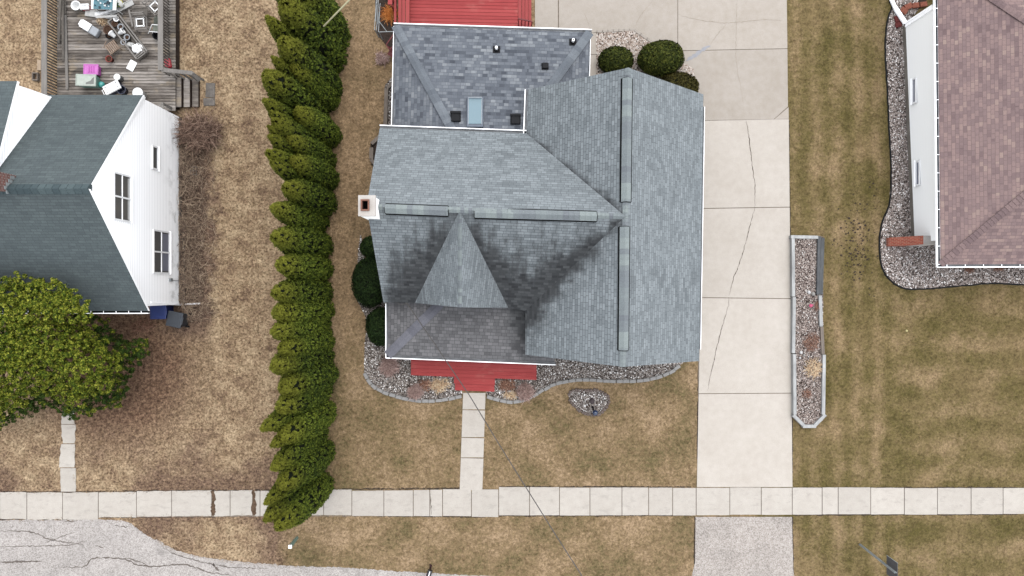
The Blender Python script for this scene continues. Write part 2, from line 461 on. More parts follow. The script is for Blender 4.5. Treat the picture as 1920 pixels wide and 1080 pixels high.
def siding(name, c, lap, axis=2, dark=0.5, dirt=0.0):
    g = SG(name, 0.55, 0.3)
    co = g.xyz(g.obj())[axis]
    fr = g.math('FRACT', g.math('DIVIDE', co, lap))
    ln = g.math('SUBTRACT', 1.0, g.sstep(g.math('ABSOLUTE', g.math('SUBTRACT', fr, 0.5)), 0.0, 0.18))
    cc = g.mix(g.math('MULTIPLY', ln, dark), c, (0.3, 0.3, 0.3, 1))
    if dirt:
        n = g.noise(1.2, 6, rough=0.7); z = g.xyz(g.obj())[2]; y = g.xyz(g.obj())[1]
        d = g.math('MULTIPLY', g.sstep(n, 0.50, 0.68), g.math('MULTIPLY', g.math('SUBTRACT', 1.0, g.sstep(z, 0.3, 2.2)), dirt))
        cc = g.mix(d, cc, C(150, 146, 140))
    g.col(cc); g.bump(fr, 0.35, 0.012)
    return g.m
M_SIDE = siding('white lap siding', C(248, 248, 248, .90), 0.15, dirt=0.55)
M_SIDEH = siding('cream lap siding', C(226, 224, 220), 0.13)
M_SIDER = siding('pale grey lap siding', C(224, 224, 222, .86), 0.22, dark=0.03)

def bricks(name, c1, c2, mo, uvm=False, scale=1.0):
    g = SG(name, 0.9, 0.2)
    b = g.n('ShaderNodeTexBrick', {'Vector': g.uv() if uvm else g.obj(), 'Color1': c1, 'Color2': c2, 'Mortar': mo, 'Scale': scale, 'Mortar Size': 0.012, 'Brick Width': 0.21, 'Row Height': 0.075})
    g.col(g.mix(1.0, b.outputs['Color'], g.ramp(g.noise(9, 3), [(0.3, 0.8), (0.7, 1.15)]), 'MULTIPLY')); g.bump(b.outputs['Fac'], -0.4, 0.01)
    return g.m
M_BRICK = bricks('orange red brick', C(168, 72, 52), C(190, 88, 64), C(196, 150, 130), True)
M_BRICKD = bricks('dark red brick', C(112, 50, 44), C(136, 66, 56), C(176, 166, 158), True)
M_TERRA = plain('terracotta block', C(176, 110, 90), 0.9, 0.1, 0.25, 7)
M_TERRAD = plain('dark red block', C(128, 68, 64), 0.9, 0.1, 0.25, 7)

def wood(name, stops, stretch=(1.2, 14, 14), rough=0.85, wear=None):
    g = SG(name, rough, 0.2)
    n = g.noise(1.0, 5, vec=g.map(g.obj(), stretch), rough=0.65)
    n2 = g.noise(1.3, 4)
    f = g.math('ADD', g.math('MULTIPLY', n, 0.55), g.math('ADD', g.math('MULTIPLY', g.isl(), 0.22), g.math('MULTIPLY', n2, 0.3)))
    c = g.ramp(f, stops)
    if wear:
        c = g.mix(g.math('MULTIPLY', g.sstep(g.noise(1.1, 5, vec=g.map(g.obj(), (1, 1.6, 1), (5, 2, 0))), 0.54, 0.68), 0.75 if 'deck boards' in name else 0.35), c, wear)
    g.col(c); g.bump(n, 0.4, 0.01); return g.m
M_WEATH = wood('weathered deck boards', [(0.32, C(70, 63, 58)), (0.5, C(128, 119, 110)), (0.72, C(196, 187, 178))], wear=C(176, 160, 138))
M_RAIL = wood('weathered grey rail', [(0.3, C(112, 107, 102)), (0.7, C(164, 158, 151))], (14, 1.2, 14))
M_SLAT = wood('dark rail slats', [(0.3, C(78, 73, 68)), (0.7, C(134, 127, 118))], (9, 9, 1.5))
M_TIMBER = wood('grey landscape timber', [(0.3, C(104, 104, 103)), (0.46, C(172, 172, 170)), (0.7, C(216, 216, 213))], (5, 1.5, 8))
M_TIMBERB = wood('brown grey timber', [(0.3, C(96, 86, 78)), (0.7, C(158, 146, 134))], (8, 1.5, 8))
M_TIMBERD = wood('dark timber', [(0.3, C(58, 60, 62)), (0.7, C(112, 114, 115))], (8, 1.5, 8))
M_RED = wood('red deck stain', [(0.25, C(156, 50, 50)), (0.55, C(184, 68, 67)), (0.85, C(202, 88, 85))], (0.8, 10, 10), 0.7, wear=C(206, 120, 110))
M_REDV = wood('red stained trim', [(0.25, C(150, 46, 46)), (0.55, C(178, 66, 64)), (0.85, C(196, 84, 80))], (10, 0.8, 10), 0.6)
M_REDD = plain('dark red rail', C(122, 32, 34), 0.6, 0.3, 0.2)
M_TEAK = wood('faded teak', [(0.3, C(124, 100, 84)), (0.7, C(182, 160, 140))], (6, 6, 6))
M_GALV = plain('galvanised steel', C(170, 177, 177), 0.5, 0.4, 0.2, 4)
M_WIRE = plain('grey cable', C(92, 88, 84), 0.7, 0.3)
M_YEL = plain('pale yellow cable guard', C(226, 218, 176), 0.6, 0.3)

def pebble(name, stops):
    g = SG(name, 0.8, 0.3)
    c = g.ramp(g.isl(), stops)
    g.col(g.mix(1.0, c, g.ramp(g.noise(18, 2), [(0.3, 0.85), (0.7, 1.12)]), 'MULTIPLY')); return g.m
M_PEB = pebble('mixed river pebbles', [(0, C(104, 92, 86)), (0.35, C(164, 149, 141)), (0.6, C(198, 181, 171)), (0.85, C(230, 217, 208)), (1, C(248, 244, 240, .6))])
M_PEBD = pebble('dark mixed pebbles', [(0, C(78, 70, 66)), (0.4, C(136, 125, 117)), (0.7, C(184, 172, 162)), (0.9, C(226, 219, 212)), (1, C(248, 246, 243, .6))])
M_PEBL = pebble('pale pebbles', [(0, C(134, 112, 98)), (0.4, C(196, 176, 160)), (0.7, C(222, 206, 192)), (1, C(244, 236, 228))])
M_BED = plain('dark bed soil', C(78, 68, 62), 1.0, 0.0, 0.35, 9)

def leaf(name, stops, big=None, tip=None):
    g = SG(name, 0.8, 0.08)
    f = g.math('ADD', g.math('MULTIPLY', g.isl(), 0.6), g.math('MULTIPLY', g.noise(5.0 if big is None else big, 2, rough=.7), 0.45))
    f = g.math('ADD', f, g.math('MULTIPLY', g.math('SUBTRACT', g.orand(), 0.5), 0.16))
    c = g.ramp(f, stops)
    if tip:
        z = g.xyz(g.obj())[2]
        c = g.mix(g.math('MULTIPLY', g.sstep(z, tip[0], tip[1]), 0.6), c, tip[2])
    g.col(c)
    try:
        g.b.inputs['Subsurface Weight'].default_value = 0.0
    except Exception: pass
    return g.m
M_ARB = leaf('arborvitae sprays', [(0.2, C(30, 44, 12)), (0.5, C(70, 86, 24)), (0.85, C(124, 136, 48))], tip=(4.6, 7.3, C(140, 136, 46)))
M_ARBC = plain('arborvitae inner foliage', C(20, 27, 10), 0.9, 0.1, 0.4, 3)  # near-black core puts the shade between sprays into the colour
M_YEW = leaf('clipped yew leaves', [(0.2, C(36, 44, 14)), (0.55, C(66, 76, 26)), (0.9, C(110, 112, 46))], big=2.5)
M_YEWD = leaf('dark shrub leaves', [(0.2, C(28, 42, 20)), (0.6, C(46, 66, 30)), (0.9, C(72, 92, 44))], big=2.5)
M_YEWO = leaf('bronze yew leaves', [(0.2, C(44, 40, 16)), (0.6, C(72, 68, 26)), (0.9, C(98, 88, 36))], big=2.5)
M_CON = leaf('golden green conifer sprays', [(0.3, C(50, 72, 20)), (0.5, C(96, 116, 32)), (0.68, C(146, 154, 48)), (0.85, C(188, 188, 76))], big=1.3)
M_CONL = leaf('shaded conifer sprays', [(0.2, C(34, 54, 20)), (0.6, C(62, 86, 30)), (0.95, C(98, 118, 42))], big=0.55)  # darker copy paints shade onto the low outer boughs of the crown
M_BARK = plain('grey brown bark', C(84, 70, 60), 0.95, 0.1, 0.3, 8)
def twigm(name, stops):
    g = SG(name, 0.9, 0.1); g.col(g.ramp(g.isl(), stops)); return g.m
M_TWIGP = twigm('pinkish bare twigs', [(0, C(140, 112, 104, 0.60)), (0.6, C(190, 160, 150, 0.60)), (1, C(222, 198, 188, 0.60))])
M_TWIGB = twigm('brown bare twigs', [(0, C(92, 72, 62, 0.55)), (0.6, C(150, 122, 106, 0.55)), (1, C(196, 168, 148, 0.55))])
M_BRUSH = twigm('dry tangled brush', [(0, C(66, 54, 50, 0.55)), (0.4, C(132, 110, 95, 0.55)), (0.8, C(186, 162, 138, 0.55)), (1, C(216, 194, 166, 0.55))])
M_STRAW = twigm('straw coloured dead leaves', [(0, C(176, 142, 112, 0.55)), (0.5, C(226, 196, 158, 0.55)), (1, C(248, 228, 196, 0.55))])
M_RUST = twigm('rust brown dead leaves', [(0, C(110, 76, 64, 0.50)), (0.6, C(168, 126, 106, 0.50)), (1, C(208, 170, 146, 0.50))])
M_ORANGE = twigm('orange dry grass', [(0, C(176, 100, 44, 0.60)), (0.6, C(226, 140, 72, 0.60)), (1, C(246, 180, 112, 0.60))])
M_SOIL = plain('potting soil', C(84, 66, 54), 1, 0, 0.35, 20)

# ------------------------------------------------------------------ ground, street, pavements
PXM = H / F
def slab(mb, pts, z1, z0=-0.08, mi=0): mb.prism(G2(pts), z0, z1, mi)

mb = MB(); mb.face([(-260, -260, 0), (260, -260, 0), (260, 260, 0), (-260, 260, 0)])
tag(mb.build('lawn', M_GROUND), kind='structure')

road_edge = [(-700, 975), (0, 975), (120, 975), (200, 974), (238, 978), (262, 995), (300, 1018), (350, 1038), (430, 1052), (520, 1060), (640, 1064), (760, 1072), (905, 1080), (1150, 1094), (1290, 1097), (1296, 1085), (1302, 1060), (1304, 1050), (1486, 1050), (1488, 1075), (1494, 1097), (2700, 1105)]
re_s = resample(road_edge[:13], 4) 
rp = [(p.x + random.uniform(-1, 1), p.y + random.uniform(-1.2, 1.2)) for p in re_s] + road_edge[13:]
mb = MB()
top = [P(x, y, 0.012) for x, y in rp]
bot = [P(x, 1500, 0.012) for x, y in rp]
for i in range(len(rp) - 1):
    mb.face([top[i], bot[i], bot[i + 1], top[i + 1]])
road = tag(mb.build('road', M_ROAD), kind='structure')
def strip(mb, pts, w, z, jit=1.2, step=4, taper=True, mi=0):
    q = resample(pts, step)
    n = len(q); L = []; Rr = []
    q = [Vector((p.x + random.uniform(-jit, jit), p.y + random.uniform(-jit, jit))) if 0 < i < n - 1 else p for i, p in enumerate(q)]
    for i, p in enumerate(q):
        t = (q[min(i + 1, n - 1)] - q[max(i - 1, 0)]).normalized(); nn = Vector((-t.y, t.x))
        ww = w * random.uniform(0.45, 1.5) / 2
        if taper: ww *= min(1, 0.25 + 4 * min(i, n - 1 - i) / n)
        L.append(P(*(p + nn * ww), z)); Rr.append(P(*(p - nn * ww), z))
    for i in range(n - 1): mb.face([L[i], L[i + 1], Rr[i + 1], Rr[i]], mi)
mb = MB()
for pts, w in [([(0, 995), (60, 998), (95, 1012), (160, 1022)], 1.8), ([(0, 1024), (60, 1024), (130, 1022), (160, 1012)], 1.3), ([(110, 1064), (160, 1062), (175, 1047), (230, 1048), (262, 1060), (300, 1062), (345, 1058), (390, 1072), (440, 1080)], 2.3),
               ([(235, 1046), (270, 1056), (275, 1064)], 1.8), ([(83, 1018), (110, 1008), (140, 997)], 1.1), ([(0, 1054), (40, 1053), (80, 1052)], 3.5), ([(215, 985), (235, 988), (245, 986)], 1.6), ([(300, 1020), (330, 1040), (420, 1062), (500, 1066)], 1.6),
               ([(400, 1055), (405, 1066), (415, 1072)], 3.2), ([(120, 978), (140, 977)], 2.0), ([(20, 990), (30, 984)], 1.0), ([(180, 1022), (195, 1028)], 1.2)]:
    strip(mb, pts, w, 0.016)
b = mb.build('crack', M_CRACKR, road)
mb = MB(); strip(mb, [(292, 1012), (330, 1034), (390, 1048), (460, 1056), (520, 1060)], 4.5, 0.02, 0.6, taper=False)
mb.build('road_edging', M_APRON, road)

sw = [0, 51, 118, 185, 256.5, 322.5, 398, 432, 474, 488, 548, 607, 660, 720, 775, 806, 830, 884, 935, 993, 1049, 1106, 1166, 1216, 1261, 1305, 1368, 1427, 1485, 1541, 1571, 1632, 1695, 1757, 1820, 1880, 1940, 2000]
mb = MB()
def ytop(x): return 923 + (914 - 923) * min(1, max(0, (x - 100) / 1000)) if x < 935 else 913.5 + (x - 935) * 0.0015
def ybot(x):
    if x <= 185: return 973.5
    if x < 935: return 967.5 + 1.5 * math.sin(x / 130)
    return 966.5 - (x - 935) * 0.003
xs = [-120, -60] + sw
for i in range(len(xs) - 1):
    a, c_ = xs[i] + 0.7, xs[i + 1] - 0.7
    if xs[i + 1] == 398: c_ -= 0.5
    if xs[i] == 398: a += 3.5
    if xs[i] == 474: a += 3.0
    jy = random.uniform(-0.8, 0.8); t1, t2, b1, b2 = ytop(a + .1) + jy, ytop(c_) + jy, ybot(a) + jy, ybot(c_) + jy
    if 620 < a < 935: t1 += 1.5; t2 += 1.5
    e = []
    wob = 0.8 if a < 600 else 0.25
    for t in np.linspace(0, 1, 7): e.append((a + (c_ - a) * t, t1 + (t2 - t1) * t + random.uniform(-wob, wob)))
    for t in np.linspace(1, 0, 7): e.append((a + (c_ - a) * t, b1 + (b2 - b1) * t + random.uniform(-wob, wob)))
    slab(mb, e, 0.035 + random.uniform(-0.006, 0.006))
sidewalk = tag(mb.build('sidewalk', M_WALK), kind='structure')
mb = MB()
for i, x in enumerate(xs[:-1]):
    pass
mb.face([P(-200, 924.5, 0.006), P(-200, 972, 0.006), P(935, 967, 0.006), P(935, 922, 0.006)][::1])
mb.face([P(935, 916, 0.006), P(935, 965, 0.006), P(2000, 963, 0.006), P(2000, 917, 0.006)])
mb.build('joint_dirt', M_JOINT, sidewalk)
mb = MB()
for xg in (399.5, 475.5):
    strip(mb, [(xg - 1, 921), (xg + 1, 935), (xg, 950), (xg + .5, 966)], 6.5, .046, 1.2, 3, taper=False)
mb.build('dirt_gap', M_DIRT, sidewalk)
mb = MB()
strip(mb, [(806, 922), (808, 945), (809, 968)], 1.1, 0.043, 0.6)
mb.build('crack', M_CRACK, sidewalk)

mb = MB()     # the walk from the sidewalk to the red steps
ys = [736, 768, 820, 858, 919]
for a, b_ in zip(ys[:-1], ys[1:]):
    l = lambda y: 868.5 + (862 - 868.5) * (y - 736) / 183; r = lambda y: 910.5 + (904.5 - 910.5) * (y - 736) / 183
    slab(mb, [(l(a), a + .6), (r(a), a + .6 + (1 if a > 760 else 0)), (r(b_), b_ - .6), (l(b_), b_ - .6)], 0.04)
tag(mb.build('front_path', M_WALK), kind='structure')
mb = MB()
for (a, b_, l0, l1, r0, r1) in [(770, 795, 117, 116, 139, 141), (796, 831, 115, 118, 142, 141), (832.5, 876, 115, 112, 141, 141), (877.5, 921.5, 113, 114, 142, 143)]:
    e = [(l0 + (l1 - l0) * t + random.uniform(-1.2, 1.2), a + (b_ - a) * t) for t in np.linspace(0, 1, 6)] + [(r0 + (r1 - r0) * t + random.uniform(-1.2, 1.2), a + (b_ - a) * t) for t in np.linspace(1, 0, 6)]
    slab(mb, e, 0.035)
tag(mb.build('garden_path', M_WALK), kind='structure')

mb = MB()
dl = lambda y: 1319.5 + (1306.5 - 1319.5) * (y - 225) / 688; dr = lambda y: 1478.5 + (1485.5 - 1478.5) * (y - 225) / 688
jy = [(226, 223), (391, 388.5), (558, 560), (738, 737), (913.5, 913.5)]
for (a, a2), (b_, b2) in zip(jy[:-1], jy[1:]):
    slab(mb, [(dl(a), a + .7), (dr(a), a2 + .7), (dr(b_), b2 - .7), (dl(b_), b_ - .7)], 0.035)
drive = tag(mb.build('driveway', M_DRIVE), kind='structure')
mb = MB(); mb.face([P(1308, 224, 0.008), P(1309, 913, 0.008), P(1484, 913, 0.008), P(1477, 224, 0.008)]); mb.build('joint_dirt', M_JOINT, drive)
mb = MB()
strip(mb, [(1399, 226), (1405, 260), (1408, 290), (1413, 330), (1416, 345), (1415, 390)], 1.0, 0.041, 0.8)
strip(mb, [(1415, 390), (1402, 440), (1388, 490), (1376, 520), (1366, 557)], 0.95, 0.041, 0.8)
strip(mb, [(1366, 557), (1366, 572), (1352, 620), (1340, 670), (1326, 735)], 0.9, 0.041, 0.8)
mb.build('crack', M_CRACK, drive)

mb = MB()     # older pads behind the house
for q in [[(1003, -60), (1046, -60), (1046, 59), (1003, 57)], [(1048, -60), (1270, -60), (1270, 92), (1234, 92), (1188, 56), (1121, 60), (1109, 62), (1048, 60)], [(1271.2, -60), (1474, -60), (1476, 91), (1271.2, 95)],
          [(1271.2, 96.2), (1476, 92.2), (1477, 200), (1450, 224), (1300, 226), (1271.2, 226)], [(1270, 93), (1270, 226), (1225, 226), (1225, 93), (1234, 93)], [(1100, 63), (1121, 61.5), (1121, 102), (1100, 102)], [(1100, 103), (1121, 103), (1121, 200), (1100, 200)], [(1478.2, 201), (1478.5, 223), (1451.5, 224)]]:
    slab(mb, q, 0.032)
patio = tag(mb.build('patio', M_PATIO), kind='structure')
mb = MB(); mb.face([P(1003, -60, 0.008), P(1003, 60, 0.008), P(1300, 224, 0.008), P(1476, 224, 0.008), P(1473, -60, 0.008)]); mb.build('joint_dirt', M_JOINT, patio)
mb = MB()
strip(mb, [(1272, 27), (1300, 35), (1330, 40), (1362, 43), (1400, 40), (1440, 37), (1473, 40)], 0.9, 0.038, 0.8)
strip(mb, [(1362, 45), (1345, 65), (1332, 84)], 0.9, 0.038, 0.8)
strip(mb, [(1382, 0), (1380, 60), (1381, 120), (1388, 160), (1394, 195)], 0.8, 0.038, 0.8)
strip(mb, [(1096, 25), (1104, 45), (1108, 58)], 0.8, 0.038, 0.6)
strip(mb, [(1225, 0), (1202, 28), (1190, 52)], 0.7, 0.038, 0.6)
mb.build('crack', M_CRACKL, patio)
mb = MB()
strip(mb, [(1286, 114), (1300, 105), (1312, 96), (1322, 90), (1333, 86)], 5.5, 0.042, 1.5, 3)
mb.build('crack_patch', M_PATCHC, patio)
mb = MB(); slab(mb, [(1304, 969), (1484.5, 969), (1487, 1060), (1486, 1100), (1298, 1100), (1303, 1060)], 0.026)
tag(mb.build('driveway_apron', M_APRON), kind='structure')
# dead bits along the apron edge
def edge_soil(parent, lines, w=2.6):
    mb = MB()
    for l in lines: strip(mb, l, w, .004, .7, 5, taper=False)
    mb.build('edge_soil', M_BED, parent)
edge_soil(sidewalk, [[(x, ytop(min(x, 934)) - .8 if x < 935 else ytop(x) - .8) for x in range(0, 930, 60)], [(x, 913) for x in range(936, 1306, 60)], [(x, 914.5) for x in range(1487, 1921, 60)], [(x, ybot(x) + .8) for x in range(190, 930, 60)], [(x, ybot(x) + .8) for x in range(936, 1300, 60)], [(x, ybot(x) + .8) for x in range(1488, 1921, 60)], [(0, 973.8), (100, 973.8), (184, 973.8)]])
edge_soil(drive, [[(dr(y) + .6, y) for y in range(226, 912, 60)], [(dl(y) - .6, y) for y in range(680, 912, 60)], [(1485.3, 968), (1487, 1060), (1487, 1090)], [(1303, 968), (1302, 1060)]])
# ------------------------------------------------------------------ roofs
def roof_face(mb, pts, mi=0, mask=None, ev=None):
    """pts on one plane; uv in metres: u level, v up the slope"""
    pts = [Vector(p) for p in pts]
    n = Vector((0, 0, 0))
    for i in range(len(pts)):
        a, b_ = pts[i], pts[(i + 1) % len(pts)]
        n += Vector(((a.y - b_.y) * (a.z + b_.z), (a.z - b_.z) * (a.x + b_.x), (a.x - b_.x) * (a.y + b_.y)))
    n.normalize()
    if n.z < 0: pts = pts[::-1]; n = -n
    if ev is not None and len(ev) == 2: u, vv = ev
    elif ev is not None: u = Vector(ev).normalized()
    else:
        u = Vector((0, 0, 1)).cross(n); u.normalize()
    v = n.cross(u)
    if ev is not None and len(ev) == 2: v = vv
    uv = [(p.dot(u), p.dot(v)) for p in pts]
    mb.face(pts, mi, uv, [mask(p) for p in pts] if mask else [(0, 0)] * len(pts))

def roof_solid(faces, outline, t, parent, mats, name='roof'):
    """faces: list of (pts, material index, mask); outline: ring of eave and rake points; t: thickness; last material is the edge"""
    mb = MB()
    for f in faces: roof_face(mb, *f)
    ei = len(mats) - 1
    dn = Vector((0, 0, -t))
    for i in range(len(outline)):
        a, b_ = Vector(outline[i]), Vector(outline[(i + 1) % len(outline)])
        mb.face([a, b_, b_ + dn, a + dn], ei)
    for f in faces: mb.face([Vector(p) + dn for p in f[0]][::-1], ei)
    return mb.build(name, mats, parent)

def gutter(mb, a, b_, out, w=0.12, h=0.11, straps=0.0, lip=1.0):
    a = Vector(a); b_ = Vector(b_); o = Vector((out[0], out[1], 0)).normalized()
    up = Vector((0, 0, 1))
    def sl(p0, p1, q0, q1, mi):     # slab from two lines
        pass
    base_a, base_b = a - up * (h - 0.02), b_ - up * (h - 0.02)
    th = 0.022
    # back, bottom, front lip
    for (d0, d1, z0, z1, mi) in [(0.0, th * 0.6, 0.0, h - 0.03, 1), (0.0, w, -0.012, 0.0, 1), (w - 0.004, w + th * 1.5 * lip, -0.012, h, 0)]:
        ring_t = [base_a + o * d0 + up * z1, base_b + o * d0 + up * z1, base_b + o * d1 + up * z1, base_a + o * d1 + up * z1]
        ring_b = [p - up * (z1 - z0) for p in ring_t]
        mb.solid(ring_t, ring_b, mi)
    d = (b_ - a); L = d.length; d.normalize()
    if straps:
        k = straps * 0.5
        while k < L:
            p = a + d * k + up * 0.012
            mb.bar(p, p + o * (w + 0.01), 0.022, 0.012, 0); k += straps

def caps(mb, a, b_, w, n1, n2, step=0.17, lift=0.03, mi=0):
    """overlapping cap shingles along a ridge or hip from a (low) to b; n1, n2: directions down either side"""
    a = Vector(a); b_ = Vector(b_); d = b_ - a; L = d.length; d.normalize()
    n1 = Vector(n1).normalized() * w; n2 = Vector(n2).normalized() * w
    up = Vector((0, 0, 1))
    k = 0.0
    while k < L - 0.02:
        e = min(k + step + 0.02, L)
        p, q = a + d * k, a + d * e
        h0, h1 = up * (lift + 0.02), up * lift
        j = random.uniform(-0.01, 0.01)
        vs = [p + n1 + h0 * .9, q + n1 + h1 * .8, q + h1 + up * .012, p + h0 + up * .012, q + n2 + h1 * .8, p + n2 + h0 * .9, p + n2 * .98 - h0, p + n1 * .98 - h0]
        mb.poly(vs, [(0, 1, 2, 3), (3, 2, 4, 5), (0, 3, 5, 6, 7)], mi)
        k += step
    return mb

def basis(a, b_, c_, u):
    n = (b_ - a).cross(c_ - a).normalized()
    if n.z < 0: n = -n
    u = Vector(u); u = (u - n * u.dot(n)).normalized()
    return (u, n.cross(u))

# ---------------- the grey house
EZ, RZ = 3.6, 7.0
house = thing('house', 'grey shingled house with crossing gable roofs between the arborvitae hedge and the driveway', 'house', P(960, 430))
A = P(712, 240, EZ); B = P(687, 387, RZ); Cc = P(719, 567, EZ)
Rt = P(1178, 127, RZ); Rb = P(1168, 688, RZ); E1 = P(1319, 177, EZ); E2 = P(1311, 677, EZ); E2b = P(1309, 674, EZ)
W1 = P(990, 168, EZ); V1 = P(987, 250, EZ); V2 = P(985, 583, EZ); W2 = P(985, 665, EZ)
J = P(1173, 406, RZ)
D0 = B.lerp(J, (862 - 687) / (1173 - 687)); D0.z = RZ - 0.05
VL = P(778, 568, EZ); VR = P(953, 577, EZ); DA = P(862, 576.5, 6.3)
def front_mask(p):
    v = (B.y - p.y) / (B.y - Cc.y)
    e = min(1, max(0, (p.x - B.x) / 0.01))
    return (0.12 + 0.95 * v, 1.0)
# tessellate the stained slopes so the stain's shape can be given where it lies
def tess(pts, n=10):
    """fan of a triangle/quad into small pieces (bilinear)"""
    a, b_, c_, d_ = pts
    out = []
    G = [[(a.lerp(b_, i / n)).lerp(d_.lerp(c_, i / n), j / n) for i in range(n + 1)] for j in range(n + 1)]
    for j in range(n):
        for i in range(n):
            out.append([G[j][i], G[j][i + 1], G[j + 1][i + 1], G[j + 1][i]])
    return out
def seg_d(p, a, b_):
    p = Vector((p.x, p.y)); a = Vector((a.x, a.y)); b_ = Vector((b_.x, b_.y)); t = max(0, min(1, (p - a).dot(b_ - a) / (b_ - a).length_squared))
    return (p - a.lerp(b_, t)).length
def mask_left(p):
    v = (B.y - p.y) / (B.y - Cc.y); dl_ = seg_d(p, B, Cc); dv = seg_d(p, D0, VL)
    s = 0.14 + 1.05 * v + 0.45 * math.exp(-dv / 0.7) - 0.75 * math.exp(-dl_ / 0.55)
    return (s, 1.0)
def mask_right(p):
    v = (3.4 - p.y) / 4.2; dv = min(seg_d(p, D0, VR), seg_d(p, J, V2))
    s = 0.24 + 0.62 * v + 0.85 * math.exp(-dv / 0.55) * (0.35 + v)
    return (s, 1.0)
def mask_wing(p):
    dv = seg_d(p, J, V2); v = (3.4 - p.y) / 4.0
    dc = (p - V2).length
    s = 0.95 * math.exp(-dv / 0.6) * max(0, min(1, v + 0.35)) + 1.0 * math.exp(-dc / 1.0)
    return (s, 1.0)
faces = [([A, B, J, V1], 0, None), ([Rt, J, Rb, E2, E1], 0, None),
         ([D0, DA, VL], 0, None), ([D0, VR, DA], 0, None)]
for q in tess([B, D0, VL, Cc]): faces.append((q, 1, mask_left, basis(B, J, Cc, J - B)))
for q in tess([D0, J, V2, VR]): faces.append((q, 1, mask_right, basis(B, J, Cc, J - B)))
uw = (Rb - J); 
for q in tess([J, Rb, W2, V2], 12): faces.append((q, 1, mask_wing, basis(J, Rb, V2, uw)))
def mask_back(p):
    dv = seg_d(p, V1, J); return (0.62 * math.exp(-dv / 0.22) + 0.12 * math.exp(-dv / 1.0), 1.0)
for q in tess([W1, V1, J, Rt], 12): faces.append((q, 1, mask_back, basis(V1, J, Rt, J - Rt)))
outline = [A, B, Cc, VL, DA, VR, V2, W2, Rb, E2, E1, Rt, W1, V1]
roof = roof_solid(faces, outline, 0.16, house, [M_SHING, M_SHINGA, M_FASCIA])
# ridge caps and ridge vents
mb = MB()
sd_ = lambda a, b_: (Vector((b_[0], b_[1], b_[2])) - Vector(a))
nF, nB = Vector((0, -1, -.82)), Vector((0, 1, -.82)); nE, nW = Vector((1, 0, -.76)), Vector((-1, 0, -.76))
caps(mb, B, J, 0.16, nF, nB); caps(mb, J, Rt, 0.16, nE, nW); caps(mb, Rb, J, 0.16, nW, nE)
caps(mb, DA, D0, 0.15, Vector((-1, 0, -1.45)), Vector((1, 0, -1.45)))
mb.build('ridge_cap', M_CAP, roof)
for (pa, pb, n1, n2) in [((722, 391), (840, 395.5), nF, nB), ((890, 399), (1119, 405.5), nF, nB), ((1176.5, 146), (1174, 378), nE, nW), ((1171.5, 425), (1169.5, 657), nW, nE)]:
    a = P(*pa, RZ); b_ = P(*pb, RZ)
    mb = MB(); caps(mb, a + Vector((0, 0, .075)), b_ + Vector((0, 0, .075)), 0.265, n1, n2, 0.24, 0.03)
    d = (b_ - a).normalized()
    for s_, nn in ((1, n1), (-1, n2)):
        n_ = Vector(nn).normalized()
        q = [a + n_ * 0.20 + Vector((0, 0, .08)), b_ + n_ * 0.20 + Vector((0, 0, .08)), b_ + n_ * 0.325 + Vector((0, 0, .06)), a + n_ * 0.325 + Vector((0, 0, .06))]
        mb.solid(q, [p - Vector((0, 0, .06)) for p in q], 1)
    for e, s_ in ((a, -1), (b_, 1)):
        q = [e + Vector(n1).normalized() * .29 + Vector((0, 0, .05)), e + Vector((0, 0, .1)), e + Vector(n2).normalized() * .29 + Vector((0, 0, .05))]
        q2 = [p + d * s_ * 0.03 for p in q]
        mb.face(q + q2[::-1], 1)
        mb.face([q[0], q2[0], q2[1], q[1]], 1); mb.face([q[1], q2[1], q2[2], q[2]], 1)
    mb.build('ridge_vent', [M_CAP, M_VENTGAP], roof)
mb = MB()
gutter(mb, A, V1, (0, 1)); 
mb.build('gutter', [M_WHITE, M_TROUGH], roof)
mb = MB(); gutter(mb, W1, V1, (-1, 0)); mb.build('gutter', [M_WHITE, M_TROUGH], roof)
mb = MB(); gutter(mb, P(1319, 200, EZ), P(1311.4, 655, EZ), (1, 0), w=0.05, lip=.5); mb.build('gutter', [M_WHITE, M_TROUGH], roof)
# walls
def penta(mb, a0, b0, a1, b1, ez, rz, zb=0.0):
    """gabled block: eave corners a0,b0 at one end, a1,b1 at the other (plan), ridge between"""
    m0 = (Vector(a0) + Vector(b0)) / 2; m1 = (Vector(a1) + Vector(b1)) / 2
    r0 = [(a0[0], a0[1], zb), (b0[0], b0[1], zb), (b0[0], b0[1], ez), (m0[0], m0[1], rz), (a0[0], a0[1], ez)]
    r1 = [(a1[0], a1[1], zb), (b1[0], b1[1], zb), (b1[0], b1[1], ez), (m1[0], m1[1], rz), (a1[0], a1[1], ez)]
    n = 5; mb.poly(r0 + r1, [(4, 3, 2, 1, 0), (5, 6, 7, 8, 9)] + [(i, (i + 1) % 5, 5 + (i + 1) % 5, 5 + i) for i in range(5)])
mb = MB()
penta(mb, (-5.95, -0.3), (-5.95, 7.45), (4.6, -0.7), (4.6, 7.1), EZ - 0.05, RZ - 0.45)
penta(mb, (1.05, 9.2), (8.85, 9.2), (1.0, -3.1), (8.7, -3.1), EZ - 0.05, RZ - 0.45)
mb.prism([(-5.3, 12.4), (3.35, 12.1), (3.35, 7), (-5.4, 7)], 0, 2.5)
mb.prism([(-5.85, -0.2), (-5.85, -3.0), (1.9, -3.3), (1.9, -0.2)], 0, 2.5)
